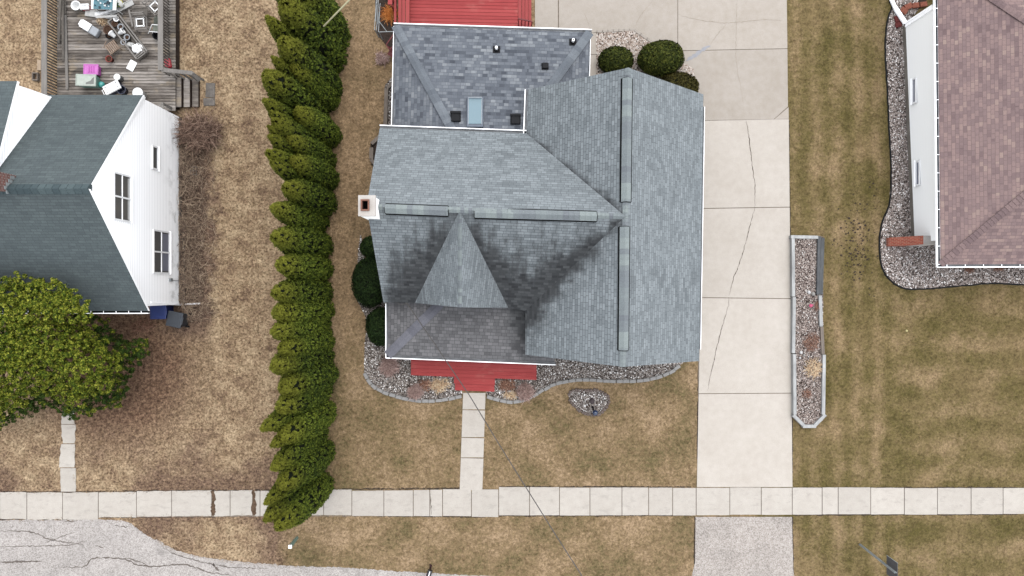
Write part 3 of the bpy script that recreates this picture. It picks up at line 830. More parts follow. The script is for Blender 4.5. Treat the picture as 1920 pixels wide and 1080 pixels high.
mb.poly([(-4.4, -0.55, 2.6), (-0.4, -0.65, 2.6), (-0.4, -0.65, EZ - .1), (-2.35, -0.6, RZ - 1.3), (-4.4, -0.55, EZ - .1), (-4.4, 0.4, 2.6), (-0.4, 0.4, 2.6), (-0.4, 0.4, EZ - .1), (-2.35, 0.4, RZ - 1.3), (-4.4, 0.4, EZ - .1)],
        [(4, 3, 2, 1, 0), (5, 6, 7, 8, 9)] + [(i, (i + 1) % 5, 5 + (i + 1) % 5, 5 + i) for i in range(5)])
mb.build('wall', M_SIDEH, house)
# rear lean-to roof, dark laminated shingles
QZ = 2.6
TL = P(742, 49, QZ); TR = P(1106, 61, QZ); HL = P(858, 262, 3.5)
def rp_(px, py): return PP(px, py, TL, TR, HL)
HR = rp_(1022, 176); BL = P(737, 262, QZ); BR = P(1103, 178, QZ)
f2 = [([TL, TR, HR, rp_(1005, 262), HL], 0, None), ([TL, HL, BL], 0, None, tuple(TL - BL)), ([TR, BR, HR], 0, None, tuple(TR - BR))]
rear = roof_solid(f2, [TL, TR, BR, HR, rp_(1005, 262), HL, BL], 0.14, house, [M_LAM, M_FASCIA])
rear['label'] = 'low hipped rear roof of dark mottled shingles'
mb = MB(); caps(mb, TL, HL, 0.22, Vector((1, .4, -.05)), Vector((-1, -.4, -.1)), 0.24, .05); mb.build('hip_cap', M_LAMCAP, rear)
mb = MB(); caps(mb, TR, HR, 0.22, Vector((-.8, .6, -.1)), Vector((.8, -.6, -.1)), 0.24, .05); mb.build('hip_cap', M_LAMCAP, rear)
mb = MB(); gutter(mb, TL + Vector((-.1, 0, 0)), TR + Vector((.1, 0, 0)), (0, 1), w=0.13); mb.build('gutter', [M_WHITE, M_TROUGH], rear)
mb = MB(); gutter(mb, TL, P(737.5, 240, QZ), (-1, 0), w=.09, lip=.7); mb.build('gutter', [M_WHITE, M_TROUGH], rear)
mb = MB(); gutter(mb, TR, P(1104, 150, QZ), (1, 0), w=.03, lip=.5); mb.build('gutter', [M_WHITE, M_TROUGH], rear)
nrm = (TR - TL).cross(HL - TL).normalized()
if nrm.z < 0: nrm = -nrm
tilt = Vector((0, 0, 1)).rotation_difference(nrm).to_matrix().to_4x4()
sk = rp_(891, 212)
so = MB(); so.rbox(sk + nrm * .06, (0.80, 1.52, 0.16), 0.02, mat=tilt); sko = so.build('skylight', M_SKYF, rear)
so = MB(); so.rbox(sk + nrm * .145 + Vector((0, .03, 0)), (0.62, 1.30, 0.04), 0.012, mat=tilt); so.build('pane', M_SKYL, sko)
so = MB(); 
for sx in (-1, 1): so.box(sk + nrm * .15 + Vector((sx * .325, 0.03, 0)), (.03, 1.36, .05), mat=tilt)
for sy in (-1, 1): so.box(sk + nrm * .15 + Vector((0, .03 + sy * .665, 0)), (.68, .03, .05), mat=tilt)
so.build('frame', plain('silver skylight frame', C(176, 184, 190), .5, .3), sko)
for px, py, s_ in ((854.5, 221, 1.0), (966.5, 226, 1.0)):
    p = rp_(px, py); m = MB()
    m.rbox(p + nrm * .10, (0.42, 0.46, 0.14), 0.03, mat=tilt); m.box(p + nrm * .02, (0.5, 0.42, .03), mat=tilt)
    m.box(p + nrm * .13 + Vector((0, .22, 0)), (0.52, .10, .10), mat=tilt)
    m.build('box_vent', M_BLACK, rear)
p = rp_(1022, 125); m = MB(); m.rbox(p + nrm * .09, (.28, .30, .14), .03, mat=tilt); m.box(p + nrm * .02, (.34, .34, .03), mat=tilt); m.build('box_vent', M_BLACK, rear)
for px, py in ((931, 93), (1074, 79)):
    p = rp_(px, py); m = MB()
    m.box(p + nrm * .015, (.36, .36, .02), mat=tilt, mi=0); m.lathe(p, [(.15, .02), (.11, .12), (.075, .14)], 14, 0)
    m.lathe(p, [(.065, .1), (.065, .36), (.045, .36), (.045, .2)], 14, 1)
    m.build('vent_pipe', [M_BLACK, M_WHITE], rear)
# porch roof
KZ = 2.6
FL = P(727, 666, KZ); FR = P(1040, 679, KZ); TLp = P(728, 553, KZ); HP = P(842, 553, 3.3); TRp = P(1040, 560, 3.3)
def pmask(p):
    d = (p - P(985, 585, 3.1)).length; dr_ = abs(p.x - 0.66)
    return (0.95 * math.exp(-d / 1.5) + 0.55 * math.exp(-dr_ / 0.5), 1.0 if p.x < .8 else 0.6)
f3 = [([TLp, FL, HP], 0, None, tuple(FL - TLp))]
for q in tess([FL, FR, TRp, HP], 12): f3.append((q, 0, pmask, basis(FL, FR, HP, FR - FL)))
porch = roof_solid(f3, [TLp, FL, FR, TRp, HP], 0.14, house, [M_PORCH, M_FASCIA])
porch['label'] = 'low porch roof of brown grey shingles'
mb = MB(); caps(mb, FL, HP, 0.24, Vector((.7, -.7, -.1)), Vector((-.7, .7, -.1)), 0.4, 0.035); mb.build('hip_cap', M_PCAP, porch)
mb = MB(); gutter(mb, FL + Vector((-.1, 0, 0)), FR + Vector((.05, 0, 0)), (-.04, -1)); mb.build('gutter', [M_WHITE, M_TROUGH], porch)
mb = MB(); gutter(mb, P(727, 569, KZ), FL + Vector((0, -.12, 0)), (-1, 0), w=.08); mb.build('gutter', [M_WHITE, M_TROUGH], porch)
# chimney
mb = MB(); mb.prism([(-6.42, 3.87), (-5.8, 3.85), (-5.8, 3.02), (-6.42, 3.04)], 0, 7.72)
ch = mb.build('chimney', plain('white painted masonry', C(240, 238, 234,.85), .8, .2, .06, 6), house)
mb = MB(); q = [(-6.47, 3.91), (-5.74, 3.90), (-5.75, 3.03), (-6.49, 3.03)]
hx0, hx1, hy0, hy1 = -6.33, -6.03, 3.28, 3.70
for (x0, x1, y0, y1) in [(-6.48, hx0, 3.03, 3.91), (hx1, -5.745, 3.03, 3.91), (hx0, hx1, 3.03, hy0), (hx0, hx1, hy1, 3.91)]:
    mb.prism([(x0, y0), (x1, y0), (x1, y1), (x0, y1)], 7.722, 7.85)
mb.build('chimney_cap', M_CHIM, ch)
mb = MB()
for (x0, x1, y0, y1) in [(hx0 - .03, hx0 + .03, hy0 - .03, hy1 + .03), (hx1 - .03, hx1 + .03, hy0 - .03, hy1 + .03), (hx0 + .03, hx1 - .03, hy0 - .03, hy0 + .03), (hx0 + .03, hx1 - .03, hy1 - .03, hy1 + .03)]:
    mb.prism([(x0, y0), (x1, y0), (x1, y1), (x0, y1)], 7.73, 7.93)
mb.prism([(hx0 + .031, hy0 + .031), (hx1 - .031, hy0 + .031), (hx1 - .031, hy1 - .031), (hx0 + .031, hy1 - .031)], 7.725, 7.735, 1)  # flat black sheet closing the flue opening below its rim
mb.build('flue', [plain('terracotta flue', C(150, 108, 92), .9, .1, .2), plain('black flue hole', C(14, 12, 11), 1, 0)], ch)

# ---------------- neighbour on the left
EZ2, RZ2 = 4.0, 8.3
nb = thing('house', 'white sided gable house with grey green roof beside the weathered deck', 'house', P(200, 360))
XR = -17.52; XL = -36
apx = P(166, 354, RZ2); eb = P(268, 178, EZ2); ef = P(278, 583, EZ2)
def xs_(v, x): return Vector((x, v.y, v.z))
fs = [([apx, xs_(apx, XL), xs_(eb, XL), eb], 0, None, (1, 0, 0)), ([apx, ef, xs_(ef, XL), xs_(apx, XL)], 0, None, (1, 0, 0))]
nroof = roof_solid(fs, [apx, ef, xs_(ef, XL), xs_(apx, XL), xs_(eb, XL), eb], 0.15, nb, [M_GREEN, M_WHITE])
mb = MB(); caps(mb, apx, xs_(apx, -27), 0.27, Vector((0, -1, -.8)), Vector((0, 1, -.8)), 0.3, .06); mb.build('ridge_cap', M_GCAP, nroof)
mb = MB(); gutter(mb, xs_(ef, XL) , ef, (0, -1), w=.10, straps=.6); mb.build('gutter', [M_WHITE, M_VENTGAP], nroof)
WX = -17.72
mb = MB()
yb, yf = eb.y - .12, ef.y + .22
mid = apx.y
mb.poly([(WX, yf, 0.3), (WX, yb, 0.3), (WX, yb, EZ2 - .1), (WX, mid, RZ2 - .17), (WX, yf, EZ2 - .1), (XL + .3, yf, .3), (XL + .3, yb, .3), (XL + .3, yb, EZ2 - .1), (XL + .3, mid, RZ2 - .17), (XL + .3, yf, EZ2 - .1)],
        [(0, 1, 2, 3, 4), (9, 8, 7, 6, 5)] + [(i, 5 + i, 5 + (i + 1) % 5, (i + 1) % 5) for i in range(5)])
mb.build('wall', M_SIDE, nb)
mb = MB(); mb.prism([(WX + .04, yf), (WX + .04, yb), (XL + .3, yb), (XL + .3, yf)], 0, .3); mb.build('foundation', M_FOUND, nb)
mb = MB()
for a, b_ in ((apx, ef), (apx, eb)):          # white rake boards under the roof edge
    mb.bar(Vector((WX + .02, a.y, a.z - .27)), Vector((WX + .02, b_.y, b_.z - .27)), .05, .16)
mb.box((WX + .012, yf + .05, 2.1), (.04, .1, 3.6)); mb.build('trim', M_WHITE, nb)
def wall_window(parent, x, y0, y1, z0, z1, sgn, panes, glass, rail=True, wname='window'):
    """window on a wall facing +-x; panes = number side by side along y"""
    fr = MB(); d = .05 * sgn; t = .07
    w = (y1 - y0) / panes
    ys_ = [y0 + w * i for i in range(panes + 1)]
    for yy in ys_: fr.box((x + d / 2, yy, (z0 + z1) / 2), (.06, t, z1 - z0))
    e = y0 - t / 2; L = y1 - y0 + t
    for zz in (z0, z1): fr.box((x + d / 2 + .004 * sgn, (y0 + y1) / 2, zz), (.06, L, t))
    fo = fr.build('window', M_FRAME, parent)
    gl = MB()
    for i in range(panes): gl.box((x + .008 * sgn, ys_[i] + w / 2, (z0 + z1) / 2), (.012, w - t, z1 - z0 - t))
    gl.build('pane', glass, fo)
    if rail:
        rl = MB(); 
        for i in range(panes): rl.box((x + d * .45, ys_[i] + w / 2, z0 + (z1 - z0) * .5), (.03, w - t - .01, .05))
        rl.build('sash', M_WHITE, fo)
    si = MB(); si.box((x + d, (y0 + y1) / 2, z0 - .06), (.1, L + .06, .05)); si.build('sill', M_WHITE, fo)
    return fo
g = SG('window glass with blinds', 0.15, 0.5)
z = g.xyz(g.obj())[2]
wo = wall_window(nb, WX, 3.07, 5.15, 4.95, 6.25, 1, 2, M_GLASS)
wo2 = wall_window(nb, WX, .76, 2.86, 1.35, 2.9, 1, 2, M_GLASS)
cu = MB(); cu.box((WX + .016, 1.81, 1.72), (.006, 1.9, .6)); cu.build('curtain', M_GLASSP, wo2)
cu = MB(); cu.box((WX + .016, 4.1, 5.06), (.006, 1.9, .16)); cu.build('curtain', M_BLIND, wo)
wall_window(nb, WX, 5.9, 7.0, 2.5, 3.0, 1, 1, M_GLASS, rail=False)
# shed dormer on the rear slope
dx = -21.9
d_t = P(28, 152, 6.55); d_t = Vector((dx, d_t.y, d_t.z)); d_r = Vector((dx, apx.y + .6, 7.95))
fs = [([d_t, d_r, xs_(d_r, XL), xs_(d_t, XL)], 0, None, (1, 0, 0))]
dorm = MB()
ov = Vector((.12, 0, 0))
yv = eb.y - .02
ck = [Vector((dx, d_t.y - .12, d_t.z - .1)), Vector((dx, d_r.y, d_r.z - .1)), Vector((dx, yv - .1, EZ2 + .02))]
dorm.face([ck[0], ck[1], Vector((dx, mid + .5, RZ2 - 1)), ck[2]])
dorm.face([ck[0], ck[2], xs_(ck[2], XL), xs_(ck[0], XL)])
do = dorm.build('dormer', M_SIDE, nb)
rs = [[p + (ov if i in (0, 1) else Vector((0, 0, 0))) for i, p in enumerate([d_t, d_r, xs_(d_r, XL), xs_(d_t, XL)])]]
mb = MB(); roof_face(mb, rs[0], 0, None, (1, 0, 0)); top_ = rs[0]
for i in range(4):
    a, b_ = top_[i], top_[(i + 1) % 4]; mb.face([a, b_, b_ - Vector((0, 0, .15)), a - Vector((0, 0, .15))], 1)
mb.face([p - Vector((0, 0, .15)) for p in top_][::-1], 1)
mb.build('dormer_roof', [M_GREEN, M_WHITE], do)
# brick chimney at the picture's edge
mb = MB(); cx0, cx1 = -21.6, -20.93; cy0, cy1 = 4.0, 4.75
pts = [(cx0, cy0), (cx1, cy0), (cx1, cy1), (cx0, cy1)]
for i in range(4):
    a, b_ = pts[i], pts[(i + 1) % 4]; L = math.hypot(b_[0] - a[0], b_[1] - a[1])
    mb.face([(a[0], a[1], 7.2), (b_[0], b_[1], 7.2), (b_[0], b_[1], 9.4), (a[0], a[1], 9.4)], 0, [(0, 0), (L, 0), (L, 2.2), (0, 2.2)])
mb.face([(p[0], p[1], 9.4) for p in pts], 0, [(0, 0), (.6, 0), (.6, .7), (0, .7)])
cho = mb.build('chimney', M_BRICKD, nb)
mb = MB()
for k in range(5): mb.box((cx1 + .012, 3.98 + k * .16, 8.38 - abs(k - 1) * .12), (.02, .14, .22))
mb.build('step_flashing', M_GALV, cho)
# downspout leader lying out from the corner
mb = MB()
mb.bar(P(282, 568.5, 3.5) + Vector((.02, .04, 0)), Vector((WX + .05, yf - .02, .2)), .07, .07)
mb.bar(Vector((WX + .05, yf - .0, .16)), P(375, 568.8, .08), .08, .06); mb.build('downspout', M_WHITE, nb)
mb = MB(); mb.box((WX + .06, .42, 1.25), (.1, .16, .2)); mb.bar((WX + .03, .40, 1.15), (WX + .03, .38, .3), .03, .03); mb.build('meter_box', M_FASCIA, nb)
# ---------------- neighbour on the right
rh = thing('house', 'pale grey house with rose brown hipped roof at the right edge', 'house', P(1830, 250))
EZ3 = 3.0
SW = P(1763, 496, EZ3); NW = P(1757, -70, EZ3); ap1 = Vector((28.6, 8.65, 5.6)); ap2 = Vector((40, 8.65, 5.6))
SE = Vector((47, SW.y + .12, EZ3)); NE = Vector((47, NW.y, EZ3))
fs = [([SW, ap1, NW], 0, None, tuple(NW - SW)), ([SW, SE, ap2, ap1], 0, None, tuple(SE - SW)), ([NW, ap1, ap2, NE], 0, None, (1, 0, 0)), ([SE, NE, ap2], 0, None, (0, 1, 0))]
rroof = roof_solid(fs, [SW, SE, NE, NW], .16, rh, [M_ROSE, M_WHITE])
mb = MB(); caps(mb, SW, ap1, .17, Vector((.7, -.7, -.05)), Vector((-.7, .7, -.05)), .2); mb.build('hip_cap', M_RCAP, rroof)
mb = MB(); caps(mb, NW, ap1, .17, Vector((.7, .7, -.05)), Vector((-.7, -.7, -.05)), .2); mb.build('hip_cap', M_RCAP, rroof)
mb = MB(); gutter(mb, NW, SW + Vector((0, -.12, 0)), (-1, 0), w=.13, straps=.9); mb.build('gutter', [M_WHITE, M_TROUGH], rroof)
mb = MB(); gutter(mb, SW + Vector((-.13, 0, 0)), SE, (0, -1), w=.12, straps=.9); mb.build('gutter', [M_WHITE, M_TROUGH], rroof)
wb = [P(1691, 52), P(1708, 456)]
mb = MB(); mb.prism([(wb[0].x, wb[0].y), (wb[1].x, wb[1].y), (46, wb[1].y), (46, wb[0].y)], .35, EZ3 - .12); mb.build('wall', M_SIDER, rh)
mb = MB(); mb.prism([(wb[0].x + .015, wb[0].y - .012), (wb[1].x + .015, wb[1].y + .012), (46, wb[1].y + .012), (46, wb[0].y - .012)], 0, .348); mb.build('foundation', M_FOUND, rh)
mb = MB(); mb.box((wb[0].x + .05, wb[0].y + .02, 1.62), (.14, .05, 2.5)); mb.box((wb[0].x - .02, wb[0].y - .05, 1.62), (.05, .14, 2.5)); mb.build('trim', M_WHITE, rh)
for (y0, y1) in ((148, 193), (302, 347)):
    ym = (y0 + y1) / 2; t = (ym - 52) / (456 - 52); xw = wb[0].x + (wb[1].x - wb[0].x) * t
    kk = 35.7 / F
    wall_window(rh, xw - .003, (540 - y1) * kk, (540 - y0) * kk, .78, 1.08, -1, 1, M_GLASSP, rail=False)
mb = MB(); a = P(1670, -4, .12); b_ = Vector((wb[0].x + .02, wb[0].y + .12, .3)); m_ = P(1679, 16, .16)
mb.bar(a, m_, .17, .1); mb.bar(m_ + Vector((0, 0, .01)), b_, .2, .12); mb.bar(b_, Vector((wb[0].x + .06, wb[0].y + .12, 2.6)), .1, .08)
mb.build('downspout', M_WHITE, rh)
# brick wing wall: low outer end, rising to the house
mb = MB()
x0, x1, x2 = 20.05, 21.0, 21.9
yA, yB = 2.23, 2.68
zl, zh = .25, 1.75
def q4(a, b_, c_, d_):
    a, b_, c_, d_ = map(Vector, (a, b_, c_, d_)); w = (b_ - a).length; h = (d_ - a).length
    mb.face([a, b_, c_, d_], 0, [(0, 0), (w, 0), (w, h), (0, h)])
q4((x0, yA, zl), (x1, yA, zh), (x1, yB, zh), (x0, yB, zl))
q4((x0, yA, 0), (x1, yA, 0), (x1, yA, zh), (x0, yA, zl)); q4((x1, yB, 0), (x0, yB, 0), (x0, yB, zl), (x1, yB, zh)); q4((x0, yB, 0), (x0, yA, 0), (x0, yA, zl), (x0, yB, zl))
mb.build('brick_pier', M_BRICK, rh)
mb = MB(); mb.box(((x1 + x2) / 2, (yA + yB) / 2, zh / 2), (x2 - x1, yB - yA - .02, zh)); mb.build('stone_cap', M_CHIM, rh)

# ------------------------------------------------------------------ decks
# weathered deck on the left
DZ = .6
deck = thing('deck', 'weathered grey wooden deck full of clutter behind the white house', 'deck', P(220, 90))
mb = MB(); y = P(0, 205, DZ).y
x0, x1 = P(107, 0, DZ).x, P(329, 0, DZ).x
while y < 16.6:
    cut = x0 + random.uniform(1.5, 5); 
    mb.box(((x0 + cut) / 2, y, DZ - .02), (cut - x0 - .004, .138, .04)); mb.box(((cut + x1) / 2, y, DZ - .02 + random.uniform(-.003, .003)), (x1 - cut - .004, .138, .04)); y += .160
mb.build('decking', M_WEATH, deck)
mb = MB(); mb.box(((x0 + x1) / 2, 13, .25), (x1 - x0 - .1, 6.9, .4)); mb.build('joist_frame', M_BED, deck)
def rail_run(xc, ya, yb, zc, z0, slat_x, capw):
    r = MB(); r.box((xc, (ya + yb) / 2, zc), (capw, yb - ya, .05)); ro = r.build('railing', M_RAIL, deck)
    s_ = MB(); yy = ya + .1
    while yy < yb:
        s_.box((slat_x, yy, (z0 + zc - .03) / 2), (.04, .06, zc - .03 - z0)); yy += .155
    s_.box((slat_x + .05, (ya + yb) / 2, z0 + .15), (.05, yb - ya, .09)); s_.box((slat_x + .05, (ya + yb) / 2, zc - .1), (.05, yb - ya, .09))
    s_.build('slat', M_SLAT, ro)
rail_run(P(83, 0, 1.55).x, P(0, 197, 1.55).y, 17, 1.55, .2, P(104, 0, .2).x + .2, .28)
rail_run(P(301, 0, 1.75).x, P(0, 132, 1.75).y, 17, 1.75, .05, P(325, 0, .1).x + .05, .26)
mb = MB()
for k in range(3):
    z_ = DZ - .15 * (k + 1); xx = P(334 + k * 16, 0, z_).x
    mb.box((xx, P(0, 173, z_).y, z_ - .03), (.32, 1.55, .06)); mb.box((xx + .17, P(0, 173, z_).y, z_ - .12), (.03, 1.5, .2), mi=1)
mb.build('stair', [M_WEATH, M_BED], deck)
mb = MB(); mb.bar(P(303, 131, 1.72), P(361, 137, 1.35), .2, .06); mb.bar(P(361, 137, 1.35), P(374, 151, .9), .16, .06)
for t in np.linspace(.1, 1, 5):
    p = P(303, 131, 1.72).lerp(P(361, 137, 1.35), t); mb.bar(p, (p.x + .02, p.y, .1), .08, .08)
mb.build('handrail', M_RAIL, deck)
mb = MB(); mb.bar(P(303, 195, 1.5), P(304, 212, 1.5), .22, .05); mb.box(P(316, 200, .9) , (.1, .1, 1.3)); mb.build('post', M_RAIL, deck)

# red rear deck
rd = thing('deck', 'red stained wooden deck behind the grey house', 'deck', P(870, 15))
Z = .5
mb = MB(); y = P(0, 58, Z).y; xa, xb = P(768.5, 0, Z).x, P(971, 0, Z).x
while y < 18: mb.box(((xa + xb) / 2, y, Z - .02), (xb - xa, .166, .04), -.02); y += .182
mb.build('decking', M_RED, rd)
mb = MB()
for px, w, z_ in ((750, .17, .95), (757, .17, .96), (764.5, .19, .95)): mb.box(Vector((P(px, 0, z_).x, 15.4, z_)), (w, 4.6, .05))
bo = mb.build('bench', M_REDV, rd)
mb = MB(); 
for yy in (13.9, 15.2, 16.5):
    mb = MB(); mb.box((P(757, 0, .7).x, yy, .72), (.4, .09, .44)); mb.build('leg', M_REDD, bo)
mb = MB(); mb.box((P(731.5, 0, 1.2).x, 16.2, 1.2), (.22, 3.0, .05)); mb.box((P(741, 0, .8).x, 15.6, .8), (.12, 3.6, .04)); 
for yy in np.arange(14.7, 17.4, .4): mb.box((P(737, 0, .7).x, yy, .6), (.06, .09, 1.15))
mb.build('railing', M_REDV, rd)
for k in range(4):
    z_ = .48 - k * .1; mb = MB(); xx = P(974.5 + k * 6.3, 0, z_).x
    mb.box((xx, 15.6, z_ - .03), (.165, 4.3, .06)); mb.build('step', M_REDV, rd)
mb = MB()
mb.bar(P(971.5, 35, 1.0), P(998, 40.5, .8), .06, .05); mb.bar(P(972, 51, .55), P(996, 52.5, .35), .06, .05)
for t in np.linspace(0, 1, 5): mb.bar(P(971.5, 35, 1.0).lerp(P(998, 40.5, .8), t), P(972, 51, .55).lerp(P(996, 52.5, .35), t), .05, .05)
mb.build('handrail', M_REDD, rd)
mb = MB()
a, b_, c_ = P(724, 84, .8), P(739, 63, .8), P(732, 102, .5)
mb.bar(a, b_, .05, .05); mb.bar(P(724, 84, .8), P(731, 95, .8), .05, .05); mb.bar(P(730, 94, .8), P(742, 82, .8), .05, .05); mb.bar(P(729, 97, .4), P(742, 106, .4), .3, .04)
mb.bar(P(728, 87, .75), P(736, 94, .5), .05, .05)
mb.build('stair', M_REDD, rd)

# red front porch deck with steps down to the walk
fd = thing('porch_deck', 'red stained front porch deck with steps down to the concrete walk', 'deck', P(888, 700))
sl = -(684 - 672) / (1006 - 770)
mb = MB(); Z = .45
def yfr(x): return 703.5 + (712.5 - 703.5) * (x - 770) / 236
y0 = 707; k = 0
def board(mb, xl, xr, y, z, w):
    """sloping board through py=y at px 770"""
    s = 9.0 / 236
    a = P(xl, y + s * (xl - 770), z); b_ = P(xr, y + s * (xr - 770), z); mb.bar(a - Vector((0, 0, .02)), b_ - Vector((0, 0, .02)), w, .04)
for i in range(7): board(mb, 770.5, 1006, 700.3 - i * 6.7, Z, .183)
mb.build('decking', M_RED, fd)
mb = MB(); fz = [P(770.5, 704, Z - .04), P(1006, 713, Z - .04)]; mb.bar(fz[0] - Vector((0, -.04, .17)), fz[1] - Vector((0, -.04, .17)), .03, .32); mb.build('skirt', M_REDD, fd)
mb = MB(); board(mb, 851, 928, 706.0, .30, .19); board(mb, 851, 928, 712.6, .30, .185); mb.build('step', M_RED, fd)
mb = MB(); board(mb, 853, 927, 719.0, .16, .175); board(mb, 853, 927, 725.4, .16, .18); mb.build('step', M_RED, fd)
mb = MB(); a, b_ = P(851, 716.5, .2), P(928, 719.5, .2); mb.bar(a - Vector((0, 0, .06)), b_ - Vector((0, 0, .06)), .03, .2); mb.build('riser', M_REDD, fd)
#SPLIT
# ------------------------------------------------------------------ plants
def quads_leaf(cent, nrm, up, sx, sy):
    """diamond sprays: arrays of centres, normals, long directions, half sizes"""
    n = len(cent)
    t = np.cross(up, nrm); t /= np.linalg.norm(t, axis=1)[:, None] + 1e-9
    u = np.cross(nrm, t)
    V = np.empty((n, 4, 3))
    V[:, 0] = cent - u * sy[:, None]; V[:, 1] = cent + t * sx[:, None] + nrm * (sx[:, None] * .3); V[:, 2] = cent + u * sy[:, None] ; V[:, 3] = cent - t * sx[:, None] + nrm * (sx[:, None] * .3)
    return V.reshape(-1, 3), np.arange(n * 4).reshape(-1, 4)

def unit(v): return v / (np.linalg.norm(v, axis=1)[:, None] + 1e-9)

def lumps(rg, k, amp):
    ph = rg.uniform(0, 6.28, (k, 3)); fr = rg.uniform(1.0, 4.5, (k, 2)); fr[:, 0] = np.round(fr[:, 0])
    def f(th, t):
        s = 0
        for i in range(k): s = s + np.sin(fr[i, 0] * th + ph[i, 0] + 3 * np.sin(t * fr[i, 1] * 2 + ph[i, 2])) * np.cos(t * fr[i, 1] * 5 + ph[i, 1])
        return 1 + amp * s / math.sqrt(k)
    return f

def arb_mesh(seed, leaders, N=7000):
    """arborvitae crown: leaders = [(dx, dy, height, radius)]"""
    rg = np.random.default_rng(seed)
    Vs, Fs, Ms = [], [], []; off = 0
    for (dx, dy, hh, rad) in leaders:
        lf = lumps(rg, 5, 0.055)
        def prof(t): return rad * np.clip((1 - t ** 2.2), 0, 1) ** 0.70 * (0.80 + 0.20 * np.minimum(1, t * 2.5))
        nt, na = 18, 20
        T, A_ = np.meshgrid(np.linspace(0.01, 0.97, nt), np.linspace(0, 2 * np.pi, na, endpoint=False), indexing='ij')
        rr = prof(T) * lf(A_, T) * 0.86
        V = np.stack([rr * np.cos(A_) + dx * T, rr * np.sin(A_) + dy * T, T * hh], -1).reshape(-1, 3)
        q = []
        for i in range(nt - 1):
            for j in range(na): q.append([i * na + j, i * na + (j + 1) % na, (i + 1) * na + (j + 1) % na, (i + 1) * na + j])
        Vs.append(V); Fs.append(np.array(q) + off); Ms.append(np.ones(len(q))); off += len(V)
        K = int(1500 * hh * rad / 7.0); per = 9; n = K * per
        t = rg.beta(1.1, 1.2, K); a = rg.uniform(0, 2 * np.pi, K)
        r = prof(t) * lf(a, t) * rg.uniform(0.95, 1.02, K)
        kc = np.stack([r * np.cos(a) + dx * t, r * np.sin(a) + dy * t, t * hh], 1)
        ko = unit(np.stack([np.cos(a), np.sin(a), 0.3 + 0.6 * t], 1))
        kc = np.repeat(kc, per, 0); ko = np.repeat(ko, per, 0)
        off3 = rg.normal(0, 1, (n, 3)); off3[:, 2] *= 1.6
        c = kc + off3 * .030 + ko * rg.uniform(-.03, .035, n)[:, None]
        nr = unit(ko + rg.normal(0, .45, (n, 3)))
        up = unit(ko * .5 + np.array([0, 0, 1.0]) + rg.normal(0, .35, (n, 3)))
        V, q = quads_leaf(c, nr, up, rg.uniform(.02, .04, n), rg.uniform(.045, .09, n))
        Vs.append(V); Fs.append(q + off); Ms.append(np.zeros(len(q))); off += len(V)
    return np.concatenate(Vs), np.concatenate(Fs), np.concatenate(Ms)

ORD = ['first', 'second', 'third', 'fourth', 'fifth', 'sixth', 'seventh', 'eighth', 'ninth', 'tenth', 'eleventh', 'twelfth', 'thirteenth', 'fourteenth', 'fifteenth', 'sixteenth',
       'seventeenth', 'eighteenth', 'nineteenth', 'twentieth', 'twenty-first', 'twenty-second', 'twenty-third', 'twenty-fourth', 'twenty-fifth', 'twenty-sixth', 'twenty-seventh', 'twenty-eighth', 'twenty-ninth', 'thirtieth', 'thirty-first', 'thirty-second', 'thirty-third', 'thirty-fourth', 'thirty-fifth', 'thirty-sixth', 'thirty-seventh', 'thirty-eighth']
ARB_H = 7.2
protos = []
for sd_i, ld in enumerate([[(0, 0, 7.2, .95)], [(0.1, 0, 7.2, .85), (-.25, .35, 5.9, .7)], [(0, 0, 7.2, 1.0)], [(0, .1, 7.2, .88)]]):
    V, q, mi = arb_mesh(40 + sd_i, ld)
    protos.append((V, q, mi))
# tips in the photograph (px, py), height, girth
TIPS = [(512, -62, 7.6, 1.5, 1), (531, 2, 7.4, 1.6, 0), (546, -36, 6.8, 1.6, 2), (503, 32, 7.6, 1.0, 1), (527, 74, 7.2, 1.45, 0), (512, 105, 7.0, .8, 3), (549, 121, 5.8, 1.1, 2), (497, 137, 7.4, 1.4, 0),
        (495, 190, 7.3, .95, 1), (505, 209, 7.1, .8, 3), (556, 206, 5.6, 1.05, 2), (512, 225, 7.1, 1.1, 0), (502, 239, 7.2, .75, 3), (504, 257, 7.2, .85, 1), (541, 258, 5.9, 1.05, 2), (500, 284, 7.4, .95, 0), (505, 304, 7.1, .9, 3), (547, 299, 5.8, 1.1, 2),
        (534, 349, 6.4, 1.2, 0), (513, 389, 7.0, 1.15, 1), (512, 443, 7.2, 1.25, 0), (517, 496, 7.0, 1.25, 3), (513, 549, 7.2, 1.2, 0), (516, 588, 6.9, 1.25, 2), (511, 626, 7.2, 1.25, 1), (516, 690, 7.0, 1.4, 3), (526, 655, 6.6, 1.2, 0), (529, 730, 6.5, 1.4, 0), (520, 770, 6.7, 1.3, 3),
        (493, 806, 7.6, 1.0, 1), (527, 822, 6.6, 1.3, 0), (511, 838, 7.0, .9, 3), (510, 876, 7.1, 1.1, 1), (524, 913, 6.7, 1.25, 0), (499, 943, 7.3, .9, 1), (500, 976, 7.2, 1.05, 3), (519, 990, 6.8, 1.25, 0)]
made = {}
order = sorted(range(len(TIPS)), key=lambda i: -TIPS[i][1])
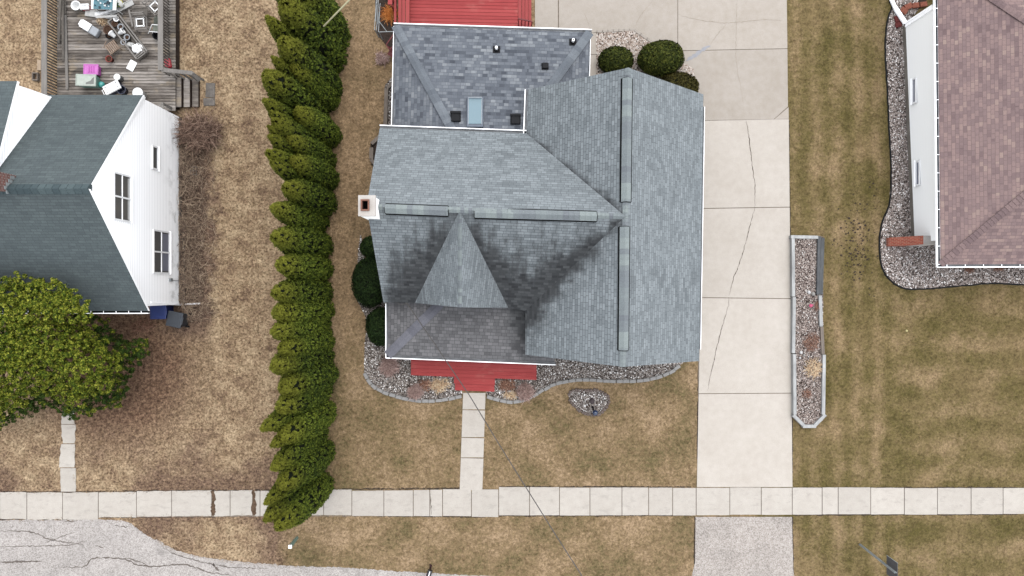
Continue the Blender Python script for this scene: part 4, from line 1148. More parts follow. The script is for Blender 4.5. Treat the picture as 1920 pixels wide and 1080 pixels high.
for rank, i in enumerate(order):
    tx, ty, hh, gw, vi = TIPS[i]
    top = P(tx, ty, hh)
    x, y = top.x, top.y
    # nothing roots outside the bed of the hedge
    lab = ('dense green arborvitae at the street end of the tall hedge row' if rank == 0 else
           'dense green arborvitae, %s from the street end of the tall hedge row' % ORD[rank])
    if vi not in made:
        r0 = thing('arborvitae', lab, 'tree', (0, 0, 0), 'arborvitae trees of the tall hedge')
        V, q, mi = protos[vi]
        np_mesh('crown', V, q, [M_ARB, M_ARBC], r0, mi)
        tb = MB(); tb.tube([(0, 0, -.05), (0, 0, .8), (.02, 0, 3.5)], .11, 7, 0, .04); tb.build('trunk', M_BARK, r0)
        made[vi] = r0; t = r0
    else:
        t = copy_tree(made[vi]); t['label'] = lab
    t.location = (x, y, 0); t.scale = (gw * .76, gw * .76, hh / ARB_H); t.rotation_euler = (0, 0, random.uniform(0, 6.28))

def dome_mesh(rg, rx, ry, h, N, size, fl=0.5, z0=0.0, amp=.07):
    """clipped round shrub: ellipsoid resting on the ground"""
    lf = lumps(rg, 6, amp)
    u = rg.uniform(-0.72, 1, N); a = rg.uniform(0, 2 * np.pi, N)
    s = np.sqrt(1 - u * u); rr = lf(a, u * .5 + .5) * rg.uniform(.92, 1.05, N)
    n0 = np.stack([s * np.cos(a), s * np.sin(a), u], 1)
    sc_ = np.array([rx, ry, h / 1.72]); cz = h * .72 / 1.72 + z0
    c = n0 * rr[:, None] * sc_ + np.array([0, 0, cz])
    nr = unit(n0 / sc_ + rg.normal(0, fl, (N, 3)) / sc_.mean()); up = unit(rg.normal(0, 1, (N, 3)))
    V, q = quads_leaf(c, nr, up, rg.uniform(.5, 1, N) * size, rg.uniform(.6, 1.3, N) * size)
    nt, na = 14, 22
    U, A_ = np.meshgrid(np.linspace(-.72, .999, nt), np.linspace(0, 2 * np.pi, na, endpoint=False), indexing='ij')
    S_ = np.sqrt(1 - U * U); L = lf(A_, U * .5 + .5) * .93
    cv = np.stack([S_ * np.cos(A_) * L * rx, S_ * np.sin(A_) * L * ry, U * L * h / 1.72 + cz], -1).reshape(-1, 3)
    cq = np.array([[i * na + j, i * na + (j + 1) % na, (i + 1) * na + (j + 1) % na, (i + 1) * na + j] for i in range(nt - 1) for j in range(na)])
    return np.concatenate([V, cv]), np.concatenate([q, cq + len(V)]), np.concatenate([np.zeros(len(q)), np.ones(len(cq))])
def dome(px, py, rpx, rpy, h, lab, m, N=5000, size=.055, grp=None):
    c = P(px, py, h * .5); k = (H - h * .5) / F
    t = thing('clipped_shrub', lab, 'shrub', (c.x, c.y, 0), grp)
    V, q, mi = dome_mesh(np.random.default_rng(int(px)), rpx * k, rpy * k, h, N, size)
    np_mesh('foliage', V, q, [m, M_ARBC], t, mi)
    tb = MB(); tb.tube([(c.x, c.y, 0), (c.x, c.y, h * .5)], .05, 6); tb.build('stem', M_BARK, t)
dome(1155, 112, 32, 24, 1.1, 'low dark green clipped round shrub on pale pebbles nearest the rear roof', M_YEW, 5000)
dome(1240, 108, 42, 31, 1.4, 'largest clipped round shrub, dark green, at the edge of the pebble bed and patio', M_YEW, 8000)
dome(1272, 166, 38, 30, 1.0, 'bronze green clipped round shrub half under the eave beside the driveway', M_YEWO, 5000)
dome(694, 528, 33, 46, 1.5, 'dark green oval shrub, the larger of those beside the left rake', M_YEWD, 7000, .05)
dome(714, 612, 28, 34, 1.3, 'dark green round shrub beside the porch gutter', M_YEWD, 5000, .05)
dome(696, 464, 20, 20, 1.1, 'small dark green shrub peeping out behind the oval one under the rake', M_YEWD, 3000, .05)

# big spreading evergreen by the white house
def big_conifer():
    rg = np.random.default_rng(5)
    outline = [(-110, 520), (0, 522), (60, 521), (110, 535), (150, 552), (178, 585), (205, 605), (216, 630), (238, 640), (258, 634), (277, 645), (272, 668), (250, 692), (238, 712), (240, 740), (218, 758), (190, 762), (165, 778), (138, 784), (112, 770), (88, 758), (66, 772), (36, 784), (10, 800), (-40, 800), (-110, 790)]
    ctr = np.array([40.0, 655.0])
    o = np.array(outline, float)
    base = P(70, 660)
    t = thing('spreading_conifer', 'broad golden green spreading evergreen in front of the white house', 'tree', (base.x, base.y, 0))
    Vs, Fs, Ms = [], [], []; off = 0
    cl = []
    tries = 0
    while len(cl) < 520 and tries < 14000:
        tries += 1
        p = np.array([rg.uniform(-110, 280), rg.uniform(518, 802)])
        if not in_poly(p[0], p[1], outline): continue
        # distance to the outline decides how high the bough reaches
        d = np.min(np.hypot(*(o - p).T)); 
        de = 1e9
        for i in range(len(o)):
            a, b_ = o[i], o[(i + 1) % len(o)]; tt = np.clip(np.dot(p - a, b_ - a) / np.dot(b_ - a, b_ - a), 0, 1); de = min(de, np.hypot(*(p - a - (b_ - a) * tt)))
        if any(np.hypot(*(p - c[0])) < 11.5 for c in cl): continue
        # gaps where one sees in
        if any(np.hypot((p[0] - gx) / ga, (p[1] - gy) / gb) < 1 for gx, gy, ga, gb in [(155, 668, 17, 16), (70, 582, 14, 9), (160, 745, 18, 7), (18, 712, 22, 7), (110, 690, 12, 7), (2, 590, 10, 8), (100, 630, 8, 6)]): continue
        if de < 6: continue
        dlow = 1e9                                   # distance to the free (garden) side of the crown
        for i in range(5, len(o) - 1):
            a, b_ = o[i], o[i + 1]; tt = np.clip(np.dot(p - a, b_ - a) / np.dot(b_ - a, b_ - a), 0, 1); dlow = min(dlow, np.hypot(*(p - a - (b_ - a) * tt)))
        z = 0.8 + 5.6 * (1 - math.exp(-dlow / 52.0)) + rg.uniform(-.35, .35)
        if p[1] < 590 and p[0] < 190: z = max(z, 5.5 + (520 - p[1]) * -.004 + rg.uniform(0, .4)); dlow = 99
        de = dlow
        cl.append((p, z, de))
    for p, z, de in cl:
        c0 = np.array(P(p[0], p[1], z)) - np.array(base); c0[2] = z
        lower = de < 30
        R0 = rg.uniform(.28, .46) * (1.0 if de > 14 else .75)
        for k in range(11 if lower else 13):
            u = rg.uniform(-.45 if lower else -.1, 1); a = rg.uniform(0, 2 * np.pi); s = math.sqrt(max(0, 1 - u * u))
            dr = np.array([s * math.cos(a), s * math.sin(a), u])
            cc = c0 + dr * R0 * np.array([1, 1, .6]) * rg.uniform(.8, 1.1)
            r = rg.uniform(.08, .14); n = 38
            n0 = unit(rg.normal(0, 1, (n, 3)) + dr * .9 + np.array([0, 0, .5]))
            c = cc + n0 * (r * rg.uniform(.6, 1.1, n))[:, None]
            nr = unit(n0 + rg.normal(0, .5, (n, 3))); up = unit(n0 * .6 + rg.normal(0, .6, (n, 3)))
            V, q = quads_leaf(c, nr, up, rg.uniform(.018, .036, n), rg.uniform(.034, .066, n))
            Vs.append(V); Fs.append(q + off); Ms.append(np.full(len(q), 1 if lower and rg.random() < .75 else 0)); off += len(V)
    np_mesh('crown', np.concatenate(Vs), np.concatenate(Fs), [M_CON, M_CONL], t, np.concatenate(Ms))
    tb = MB()
    tb.tube([base, base + Vector((.05, 0, 1.5)), base + Vector((-.1, .1, 3.2))], .2, 8, 0, .08)
    for k in range(46):
        p, z, de = cl[rg.integers(len(cl))]
        e = P(p[0], p[1], z - .25)
        s0 = base + Vector((0, 0, rg.uniform(.5, 2.2)))
        m_ = s0.lerp(e, .55) + Vector((rg.uniform(-.2, .2), rg.uniform(-.2, .2), .15))
        tb.tube([s0, m_, e], .05, 5, 0, .015)
    tb.build('trunk', M_BARK, t)
big_conifer()

def twigs(paths, r0, r1=None):
    """three-sided twigs along many 3- or 4-point paths"""
    Vs, Fs = [], []; off = 0
    for p in paths:
        p = np.asarray(p); m = len(p); d = unit(np.gradient(p, axis=0)); 
        u = unit(np.cross(d, np.array([.3, .2, 1.0]))); w = np.cross(d, u)
        rr = np.linspace(r0, r1 if r1 is not None else r0 * .4, m)[:, None]
        ring = np.stack([p + rr * (u * math.cos(a) + w * math.sin(a)) for a in (0, 2.094, 4.189)], 1).reshape(-1, 3)
        Vs.append(ring)
        for i in range(m - 1):
            for j in range(3): Fs.append([off + i * 3 + j, off + i * 3 + (j + 1) % 3, off + (i + 1) * 3 + (j + 1) % 3, off + (i + 1) * 3 + j])
        off += 3 * m
    return np.concatenate(Vs), np.array(Fs)

def bare_shrub(name, px, py, rpx, h, lab, m, n=260, r=.011, grp=None, ball=True, rpy=None):
    rg = np.random.default_rng(int(px * 3 + py))
    c = P(px, py, h * .5); k = (H - h * .5) / F; rad = rpx * k; rady = (rpy or rpx) * k
    paths = []
    for _ in range(n):
        a = rg.uniform(0, 6.28); q = math.sqrt(rg.uniform(0, 1)) ; el = q * 1.25
        R3 = rg.uniform(.75, 1.02)
        e = np.array([rad * math.sin(el) * math.cos(a), rady * math.sin(el) * math.sin(a), h * (math.cos(el) if ball else rg.uniform(.3, 1) * (1 - .6 * q))]) * R3
        s0 = rg.normal(0, .05, 3); s0[2] = 0
        mid = s0 + (e - s0) * .5 + rg.normal(0, .08, 3) * rad
        paths.append([s0, mid, e * .9 + rg.normal(0, .03, 3), e])
        for _k in range(3):       # side twigs near the surface
            f = rg.uniform(.45, .9); b0 = s0 + (e - s0) * f; d = rg.normal(0, .22, 3) * rad; d[2] = abs(d[2]) * .6
            paths.append([b0, b0 + d * .5 + rg.normal(0, .02, 3), b0 + d])
    V, q = twigs(paths, r)
    V[:, 2] = np.maximum(V[:, 2], .0)
    o = np_mesh(name, V, q, [m]); o.location = (c.x, c.y, 0)
    tag(o, lab, 'shrub', grp)
bare_shrub('bare_shrub', 729, 688, 23, 1.0, 'pinkish leafless round shrub at the left corner of the gravel bed', M_TWIGP, 300)
bare_shrub('bare_shrub', 778, 735, 18, .9, 'pinkish leafless round shrub over the edging left of the red steps', M_TWIGP, 300)
bare_shrub('bare_shrub', 985, 735, 21, .9, 'pinkish leafless round shrub over the edging right of the red steps', M_TWIGP, 320)
bare_shrub('bare_shrub', 364, 243, 58, 2.1, 'large brown leafless shrub by the white house below the deck stairs', M_TWIGB, 300, .014, ball=False, rpy=48)
bare_shrub('bare_shrub', 716, 108, 17, .5, 'dry tan branching shrub beside the red stair rail', M_TWIGP, 120, .012, ball=False)
def straw(name, px, py, rpx, rpy, h, lab, m, n=260, w=.016, L=.3, z=0.0):
    rg = np.random.default_rng(int(px + 7 * py)); c = P(px, py, .1); k = H / F
    P_ = []
    for _ in range(n):
        a = rg.uniform(0, 6.28); q = math.sqrt(rg.uniform(0, 1))
        b0 = np.array([rpx * k * q * math.cos(a), rpy * k * q * math.sin(a), rg.uniform(.01, max(.03, h * (1.1 - q)))])
        d = rg.uniform(0, 6.28); l = L * rg.uniform(.4, 1)
        e = b0 + np.array([l * math.cos(d), l * math.sin(d), rg.uniform(-.02, .1)]); e[2] = max(.01, e[2])
        P_.append([b0, (b0 + e) / 2 + np.array([0, 0, .05]) + rg.normal(0, .03, 3), e])
    V, q = twigs(P_, w, w * .4)
    o = np_mesh(name, V, q, [m]); o.location = (c.x, c.y, z); tag(o, lab, 'plant')
straw('withered_perennial', 824, 722, 17, 12, .25, 'pale straw coloured withered perennial left of the red steps', M_STRAW, 240)
straw('withered_perennial', 796, 722, 12, 9, .2, 'rust brown withered perennial beside the leafless shrub left of the steps', M_RUST, 160)
straw('withered_perennial', 951, 722, 15, 10, .22, 'rust brown withered perennial right of the red steps', M_RUST, 220)
straw('withered_perennial', 958, 741, 12, 4, .15, 'pale withered perennial against the edging right of the red steps', M_STRAW, 110)
straw('withered_perennial', 1524, 690, 13, 16, .3, 'straw coloured withered lily clump in the timber planter', M_STRAW, 170, .014, .4, z=.17)
straw('withered_perennial', 1520, 642, 14, 16, .2, 'brown withered plant in the middle of the timber planter', M_RUST, 240, .008, .3, z=.17)
straw('withered_perennial', 1510, 737, 8, 8, .15, 'dark brown withered tuft low in the timber planter', M_RUST, 90, .009, .2, z=.17)
straw('withered_perennial', 1530, 573, 5, 9, .15, 'dark withered tuft by the pink ornament in the timber planter', M_RUST, 80, .009, .2, z=.17)
straw('withered_perennial', 1818, 506, 8, 5, .15, 'rust brown tuft in pebbles below the right house gutter, nearer its corner', M_RUST, 100, .009, .2)
straw('withered_perennial', 1874, 504, 9, 4, .15, 'rust brown tuft in pebbles below the right house gutter, nearer the photo edge', M_RUST, 100, .009, .2)
straw('ornamental_grass', 731, 26, 12, 11, .6, 'orange dry ornamental grass beside the red rear deck', M_ORANGE, 260, .012, .45)
straw('brown_weeds', 268, 612, 22, 12, .2, 'tangle of brown dead weeds below the blue bin', M_RUST, 160, .008, .5)

# dry brush along the white house
rg = np.random.default_rng(11); Pt = []
for _ in range(4200):
    y = rg.uniform(262, 600); x = 343 + abs(rg.normal(0, 1)) * (24 if y < 560 else 30)
    if y > 575 and x < 348: continue
    if x > 412: continue
    hmax = .55 * math.exp(-(x - 343) / 26) + .06
    b0 = np.array(P(x, y, 0)) + np.array([0, 0, rg.uniform(.0, hmax)]); a = rg.uniform(0, 6.28); l = rg.uniform(.12, .6)
    e = b0 + np.array([l * math.cos(a), l * math.sin(a), rg.uniform(-.15, .2)]); e[2] = max(.01, e[2]); e[0] = max(e[0], -17.6)
    Pt.append([b0, (b0 + e) / 2 + rg.normal(0, .05, 3), e])
V, q = twigs(Pt, .010, .006); V[:, 2] = np.maximum(V[:, 2], 0)
o = np_mesh('dry_brush', V, q, [M_BRUSH]); tag(o, 'tangled dry brush along the foot of the white siding wall', 'brush', kind='stuff')
# ------------------------------------------------------------------ gravel beds
BED_FRONT = [(676, 440), (672, 470), (668, 560), (684, 590), (690, 610), (684, 640), (683, 698), (690, 713), (704, 727), (725, 737), (757, 745), (790, 751), (830, 749), (866, 741), (866, 690), (912, 690), (912, 743), (940, 751), (970, 753), (1005, 739), (1030, 723), (1060, 714), (1100, 711.5), (1160, 714.5), (1210, 711), (1240, 704), (1262, 693), (1280, 680), (1280, 640), (700, 560)]
BED_PATIO = [(1118, 62), (1187, 57), (1230, 90), (1300, 130), (1316, 240), (1120, 240)]
BED_RIGHT = [(1668, -60), (1668, 0), (1673, 13), (1664, 39), (1660, 93), (1664, 171), (1668, 259), (1671, 332), (1667, 384), (1655, 415), (1649, 451), (1653, 498), (1668, 524), (1694, 540), (1730, 542), (1803, 536), (1865, 531), (1925, 534), (2100, 534), (2100, 440), (1712, 440), (1700, 260), (1693, 52), (1790, -60)]
BED_BOX = [(1486, 444), (1540, 444), (1540, 785), (1528, 797), (1506, 797), (1489, 785)]
BED_RING = [(1067, 742), (1069, 734), (1079, 731), (1092, 731), (1105, 732), (1117, 731), (1128, 734), (1137, 740), (1142, 746), (1141, 754), (1139, 759), (1135, 765), (1130, 772), (1123, 776), (1114, 778), (1107, 778), (1099, 776), (1092, 773), (1084, 768), (1077, 761), (1071, 755), (1067, 747)]
BED_SIDE = [(722, 160), (742, 140), (742, 260), (722, 245)]
BED_SIDE2 = [(695, 268), (712, 255), (712, 312), (697, 310)]
BED_LEAN = [(703, 0), (745, -4), (742, 130), (735, 100), (706, 62)]
BEDS = [BED_FRONT, BED_PATIO, BED_RIGHT, BED_BOX, BED_RING, BED_SIDE, BED_SIDE2]
mb = MB()
for bd, z in [(BED_FRONT, .006), (BED_PATIO, .02), (BED_RIGHT, .006), (BED_RING, .012), (BED_SIDE, .05), (BED_SIDE2, .05), (BED_LEAN, .01)]:
    mb.prism(G2(bd), -.05, z)
mb.prism(G2(BED_BOX), -.05, .16)
tag(mb.build('bed_soil', M_BED), kind='structure')
ico = bmesh.new(); bmesh.ops.create_icosphere(ico, subdivisions=1, radius=1)
IV = np.array([v.co[:] for v in ico.verts]); IF = np.array([[v.index for v in f.verts] for f in ico.faces]); ico.free()
OV = np.array([(1, 0, 0), (-1, 0, 0), (0, 1, 0), (0, -1, 0), (0, 0, 1), (.7, .7, .2), (-.7, .7, .1), (.7, -.7, .15), (-.7, -.7, .2)], float)
OF = np.array([(4, 0, 5), (4, 5, 2), (4, 2, 6), (4, 6, 1), (4, 1, 8), (4, 8, 3), (4, 3, 7), (4, 7, 0)])
def gravel(poly, dens, size, m, z, lab, skip=None):
    rg = np.random.default_rng(len(poly) * 13 + int(dens))
    w = G2(poly); xs_a = np.array([p[0] for p in w]); ys_a = np.array([p[1] for p in w])
    n = int((xs_a.max() - xs_a.min()) * (ys_a.max() - ys_a.min()) * dens)
    X = rg.uniform(xs_a.min(), xs_a.max(), n); Y = rg.uniform(ys_a.min(), ys_a.max(), n)
    k = in_poly(X, Y, w)
    # leave out what lies out of the picture or under the house
    k &= (np.abs(X) < 28.5) & (Y < 16.3)
    if skip is not None: k &= ~in_poly(X, Y, G2(skip))
    X, Y = X[k], Y[k]; n = len(X)
    s = rg.uniform(.6, 1.35, n) * size; a = rg.uniform(0, 6.28, n); asp = rg.uniform(.6, 1.0, n)
    V = OV[None] * np.stack([s, s * asp, s * .6], 1)[:, None, :]
    ca, sa = np.cos(a)[:, None], np.sin(a)[:, None]
    Vr = np.stack([V[:, :, 0] * ca - V[:, :, 1] * sa + X[:, None], V[:, :, 0] * sa + V[:, :, 1] * ca + Y[:, None], V[:, :, 2] + z + rg.uniform(0, .03, n)[:, None]], -1)
    Fq = (OF[None] + (np.arange(n) * len(OV))[:, None, None]).reshape(-1, 3)
    o = np_mesh('gravel', Vr.reshape(-1, 3), Fq, [m]); tag(o, lab, 'gravel', kind='stuff')
UNDER = [(745, 300), (1000, 300), (1300, 300), (1300, 655), (1010, 640), (990, 655), (735, 650)]
gravel(BED_FRONT, 620, .034, M_PEBD, .01, 'mixed gravel of the curved front bed below the porch', UNDER)
gravel(BED_PATIO, 560, .042, M_PEBL, .025, 'pale pebbles of the bed with clipped round shrubs')
gravel(BED_RIGHT, 560, .036, M_PEB, .01, 'pinkish pebbles along the pale grey house', [(1720, -60), (2100, -60), (2100, 440), (1725, 440)])
M_PEBB = pebble('brownish planter pebbles', [(0, C(84, 72, 66)), (0.4, C(140, 124, 115)), (0.7, C(182, 164, 153)), (0.93, C(214, 200, 190)), (1, C(240, 236, 230))])
gravel(BED_BOX, 650, .034, M_PEBB, .17, 'pinkish pebbles filling the long timber planter')
gravel(BED_RING, 650, .032, M_PEBD, .015, 'mixed gravel inside the ring of stones')
gravel(BED_SIDE, 560, .034, M_PEBD, .055, 'gravel behind the timber edging by the rear wall')

# curved edging blocks, each its own
def blocks(path, step, w, h, z, mat, name, lab, cat, grp, jit=.015, proto=None):
    q = resample(path, step / PXM)
    for a, b_ in zip(q[:-1], q[1:]):
        c = P((a.x + b_.x) / 2, (a.y + b_.y) / 2); d = b_ - a
        L = d.length * PXM
        if proto is None:
            m = MB(); m.rbox((0, 0, h / 2), (step * .97, w, h), .018, seg=1); proto = m.build(name, mat); tag(proto, lab, cat, grp); o = proto
        else:
            o = proto.copy(); COL.objects.link(o)
        o.location = (c.x + random.uniform(-jit, jit), c.y + random.uniform(-jit, jit), z)
        o.rotation_euler = (0, 0, math.atan2(-d.y, d.x) + random.uniform(-.03, .03))
        s = random.uniform(.96, 1.0); o.scale = (s, random.uniform(.95, 1.05), random.uniform(.95, 1.1))
    return proto
GB = 'edging blocks of the front bed'
LB = 'grey concrete block set in the curved edging of the front gravel bed'
pb = blocks([(684, 699), (692, 714), (706, 728), (727, 738), (757, 746), (790, 751.5), (830, 749.5), (866, 742)], .36, .18, .16, -.02, M_BLOCK, 'edging_block', LB, 'edging block', GB)
blocks([(913, 743), (940, 751), (970, 753), (1005, 739), (1030, 724), (1060, 715), (1100, 712), (1160, 715), (1210, 712), (1240, 705), (1262, 694), (1279, 682)], .36, .18, .16, -.02, M_BLOCK, 'edging_block', LB, 'edging block', GB, proto=pb)
M_BLOCKP = concrete('pale edging concrete', C(186, 176, 164), C(206, 196, 184), .4)
blocks([(1119, 60), (1145, 58.5), (1187, 56), (1187.5, 56.3)], .29, .15, .10, -.02, M_BLOCKP, 'edging_block', 'pale concrete block bordering the pebble bed beside the patio', 'edging block', 'edging blocks of the patio bed', .006)
blocks([(1189, 57), (1210, 71), (1232, 87), (1233, 87.5)], .42, .16, .10, -.02, M_BLOCKP, 'edging_block', 'pale concrete block on the slanting side of the patio bed', 'edging block', 'edging blocks of the patio bed', .006)
# ring of stones
q = resample([(x, y) for x, y in BED_RING], .163 / PXM, True)
pr = None
for a, b_ in zip(q[:-1], q[1:]):
    c = P((a.x + b_.x) / 2, (a.y + b_.y) / 2); d = b_ - a
    if pr is None:
        m = MB(); m.rbox((0, 0, .05), (.15, .16, .13), .045, seg=2); pr = m.build('ring_stone', M_STONE); tag(pr, 'rounded brown stone in the ring around the small lawn bed', 'stone', 'stones of the ring bed'); o = pr
    else: o = pr.copy(); COL.objects.link(o)
    o.location = (c.x + random.uniform(-.02, .02), c.y + random.uniform(-.02, .02), -.01); o.rotation_euler = (random.uniform(-.1, .1), random.uniform(-.1, .1), math.atan2(-d.y, d.x) + random.uniform(-.3, .3))
    s = random.uniform(.8, 1.12); o.scale = (s, s * random.uniform(.9, 1.2), 1)
# terracotta blocks by the right house
for i, (px, py, w, d, rz, m, lab) in enumerate([(1695, 20, .30, .38, 1.0, M_TERRA, 'terracotta block nearest the downspout, turned across its row'), (1703.5, 12, .40, .30, .45, M_TERRA, 'terracotta block second from the downspout elbow'), (1717, 10, .36, .28, .1, M_TERRA, 'terracotta block third from the downspout, in mid row'), (1732, 8, .38, .26, .12, M_TERRA, 'terracotta block at the far end of the row from the downspout'), (1683, 35, .28, .34, .3, M_TERRAD, 'dark red block under the downspout'), (1685, 46, .32, .28, .25, M_TERRAD, 'dark red block at the corner of the pale grey house')]):
    mb = MB(); c = P(px, py, .1); mb.rbox(Vector((c.x, c.y, .07)), (w, d, .14), .02, rz=rz, seg=1)
    tag(mb.build('garden_block', m, loc=(c.x, c.y, 0)), lab, 'block', 'red garden blocks')
# black lawn edging of the right bed
mb = MB(); pth = resample(BED_RIGHT[0:19], 8)
mb.tube([P(p.x + random.uniform(-.5, .5), p.y + random.uniform(-.5, .5), .03) for p in pth], .045, 6)
tag(mb.build('lawn_edging', M_BLACK, loc=P(1655, 430)), 'black plastic lawn edging curving round the pebble bed of the right house', 'edging')

# ------------------------------------------------------------------ timber planters
def planter(lab, loc, ts, h=.3):
    t = thing('timber_planter', lab, 'planter', P(*loc))
    for (pa, pb_, w, hh, m) in ts:
        mb = MB(); a, b_ = P(*pa, hh - .08), P(*pb_, hh - .08); mb.bar(a, b_, w, .155)
        mb.bar((a.x, a.y, (hh - .155) / 2 - .01), (b_.x, b_.y, (hh - .155) / 2 - .01), w * .94, max(.05, hh - .17)); mb.build('timber', m, t)
planter('long narrow timber planter of grey weathered beams along the driveway', (1515, 620), [
    ((1486.3, 446), (1487, 556), .165, .30, M_TIMBER), ((1488.4, 557), (1487, 662), .165, .28, M_TIMBER), ((1488.8, 664), (1489.6, 777), .165, .31, M_TIMBER),
    ((1482.5, 444), (1533, 445), .165, .32, M_TIMBER), ((1535.5, 443), (1533, 552), .17, .31, M_TIMBERD), ((1542, 446), (1538.7, 552), .17, .31, M_TIMBERD), ((1537, 554), (1539, 612), .165, .33, M_TIMBER), ((1540, 612.5), (1542.5, 664), .165, .3, M_TIMBERB), ((1544.5, 665), (1543, 777), .165, .33, M_TIMBER),
    ((1487, 778), (1507, 797.5), .165, .32, M_TIMBER), ((1505, 799), (1529, 799), .165, .33, M_TIMBER), ((1527, 797.5), (1547, 777), .165, .31, M_TIMBER)])
planter('weathered timber edging beside the dark rear roof', (727, 200), [((725, 166), (722.5, 238), .2, .28, M_TIMBERB), ((726, 165), (742, 151), .18, .26, M_TIMBERB)])
planter('short angled timber edging beside the back corner of the grey gable roof', (698, 285), [((697, 277), (696.5, 298), .2, .26, M_TIMBERB), ((697, 270), (718, 250), .18, .27, M_TIMBERB), ((696, 299), (705, 310), .18, .25, M_TIMBERB)])
# white field stones, pink ornament
def rock(px, py, r, z, lab, m, name='white_stone', cat='stone'):
    mb = MB(); bm = bmesh.new(); bmesh.ops.create_icosphere(bm, subdivisions=2, radius=r); rr = random.Random(int(px))
    for v in bm.verts: v.co *= rr.uniform(.85, 1.1); v.co.z *= .7
    c = P(px, py, z); mb.bm(bm, Matrix.Translation(c)); tag(mb.build(name, m, smooth=True, loc=c), lab, cat)
M_WST = plain('white field stone', C(224, 222, 220), .8, .2, .12, 9)
M_GST = plain('grey field stone', C(172, 168, 162), .8, .2, .2, 9)
rock(1517, 548, .10, .24, 'whitest rounded stone in the timber planter above the pink ornament', M_WST)
rock(1525, 551, .11, .24, 'grey rounded stone beside the white one in the planter', M_GST, 'grey_stone')
rock(1502, 661, .09, .22, 'pale stone at the planter edge left of the lily clump', M_WST)
rock(1508, 666, .07, .22, 'smaller pale stone by the planter lily clump', M_GST, 'grey_stone')
rock(1500, 671, .06, .22, 'smallest pale stone left of the planter lily clump', M_WST)
mb = MB(); c = P(1520, 573, .3); mb.lathe(c, [(.02, -.12), (.02, 0), (.10, .02), (.05, .06)], 7); mb.bar(c + Vector((-.02, -.04, .03)), c + Vector((.12, .05, .05)), .05, .03)
tag(mb.build('garden_ornament', plain('pink plastic', C(214, 78, 122), .5, .3), loc=P(1520, 573)), 'bright pink ornament standing in the timber planter', 'ornament')
# ring bed lamp and dark stone
t = thing('garden_lamp', 'dark blue gazing globe on a black stake in the ring bed', 'garden lamp', P(1111, 761))
mb = MB(); mb.tube([P(1110, 761, 0), P(1114, 771, .55)], .045, 8); mb.build('stake', M_BLACK, t)
mb = MB(); bm = bmesh.new(); bmesh.ops.create_uvsphere(bm, u_segments=18, v_segments=12, radius=.15); mb.bm(bm, Matrix.Translation(P(1116, 774, .72))); mb.build('globe', plain('blue glazed ball', C(44, 62, 96), .2, .5), t, True)
rock(1110, 752, .16, .06, 'dark flat stone in the middle of the ring bed', plain('dark stone', C(86, 76, 76), .8, .2), 'dark_stone')
# pale spots on the right lawn: fungi / bare sticks
rock(1700, 620, .07, .02, 'pale yellow lump lying on the right lawn', plain('pale yellow', C(220, 206, 150), .9, .1), 'lawn_lump', 'debris')

rg = np.random.default_rng(21); Vc, Fc = [], []
for i in range(170):
    cx, cy = rg.normal(1606, 17), rg.normal(455, 42)
    if i % 5 == 0: cx, cy = rg.uniform(1560, 1660), rg.uniform(330, 560)
    p = np.array(P(cx, cy, .02)); sz = rg.uniform(.02, .065)
    Vc.append(OV * np.array([sz, sz * rg.uniform(.5, 1), sz * .5]) + p); Fc.append(OF + len(OV) * i)
o = np_mesh('soil_clods', np.concatenate(Vc), np.concatenate(Fc), [M_BED]); tag(o, 'dark scattered soil clods on the mown lawn beside the timber planter', 'soil', kind='stuff')
# ------------------------------------------------------------------ bins, signs, wires
def bin_(px, py, w, d, h, rz, lab, m):
    c = P(px, py, h); t = thing('wheelie_bin', lab, 'bin', (c.x, c.y, 0)); Mz = Matrix.Rotation(rz, 4, 'Z')
    mb = MB(); mb.rbox((c.x, c.y, h / 2 - .03), (w, d, h - .06), .03, rz, taper=.8); mb.build('body', m, t)
    mb = MB(); mb.rbox((c.x, c.y, h - .02), (w + .06, d + .06, .07), .03, rz); mb.rbox((c.x, c.y, h + .015), (w - .14, d - .16, .03), .012, rz); mb.build('lid', m, t)
    mb = MB(); e = c + Mz @ Vector((w / 2 + .05, -.0, -.02)); mb.rbox(e, (.05, d * .55, .05), .015, rz); mb.build('handle', m, t)
    for s in (-1, 1):
        mb = MB(); e = Vector((c.x, c.y, .13)) + Mz @ Vector((w / 2 - .05, s * d * .46, 0)); mb.lathe(e, [(.12, -.03), (.13, 0), (.12, .03)], 14, mat=Matrix.Rotation(rz, 4, 'Z') @ Matrix.Rotation(R(90), 4, 'X')); mb.build('wheel', M_BLACK, t)
bin_(296, 584, .78, .74, 1.05, .02, 'dark blue lidded bin against the white house corner', plain('blue plastic', C(28, 54, 124), .5, .4))
bin_(327, 599, .74, .74, 1.0, R(-12), 'dark grey lidded bin standing next to the blue bin', plain('dark grey plastic', C(62, 68, 76), .5, .4))
# street sign
t = thing('street_sign', 'grey backed metal street sign on a leaning galvanised post by the road', 'sign', P(1612, 1020))
mb = MB(); a, b_ = P(1612, 1020.5, 0), P(1679.5, 1074, 3.5)
for dx_ in (-.035, .035): mb.bar(a + Vector((dx_, 0, 0)), b_ + Vector((dx_, 0, 0)), .02, .07)
mb.bar(a + Vector((0, .03, 0)), b_ + Vector((0, .03, 0)), .09, .015); mb.build('post', M_GALV, t)
mb = MB()
sx = 18.80
ring = [(-13.42, 2.35), (-14.35, 2.35), (-14.35, 3.32), (-13.42, 3.32)]
mb.solid([Vector((sx - .008, y, z)) for y, z in ring], [Vector((sx + .008, y, z)) for y, z in ring]); mb.build('sign_panel', plain('dull grey sheet metal', C(98, 98, 102), .5, .4, .1, 3), t)
mb = MB(); mb.box((sx, -13.41, 2.84), (.02, .025, .99)); mb.build('rim', M_GALV, t)
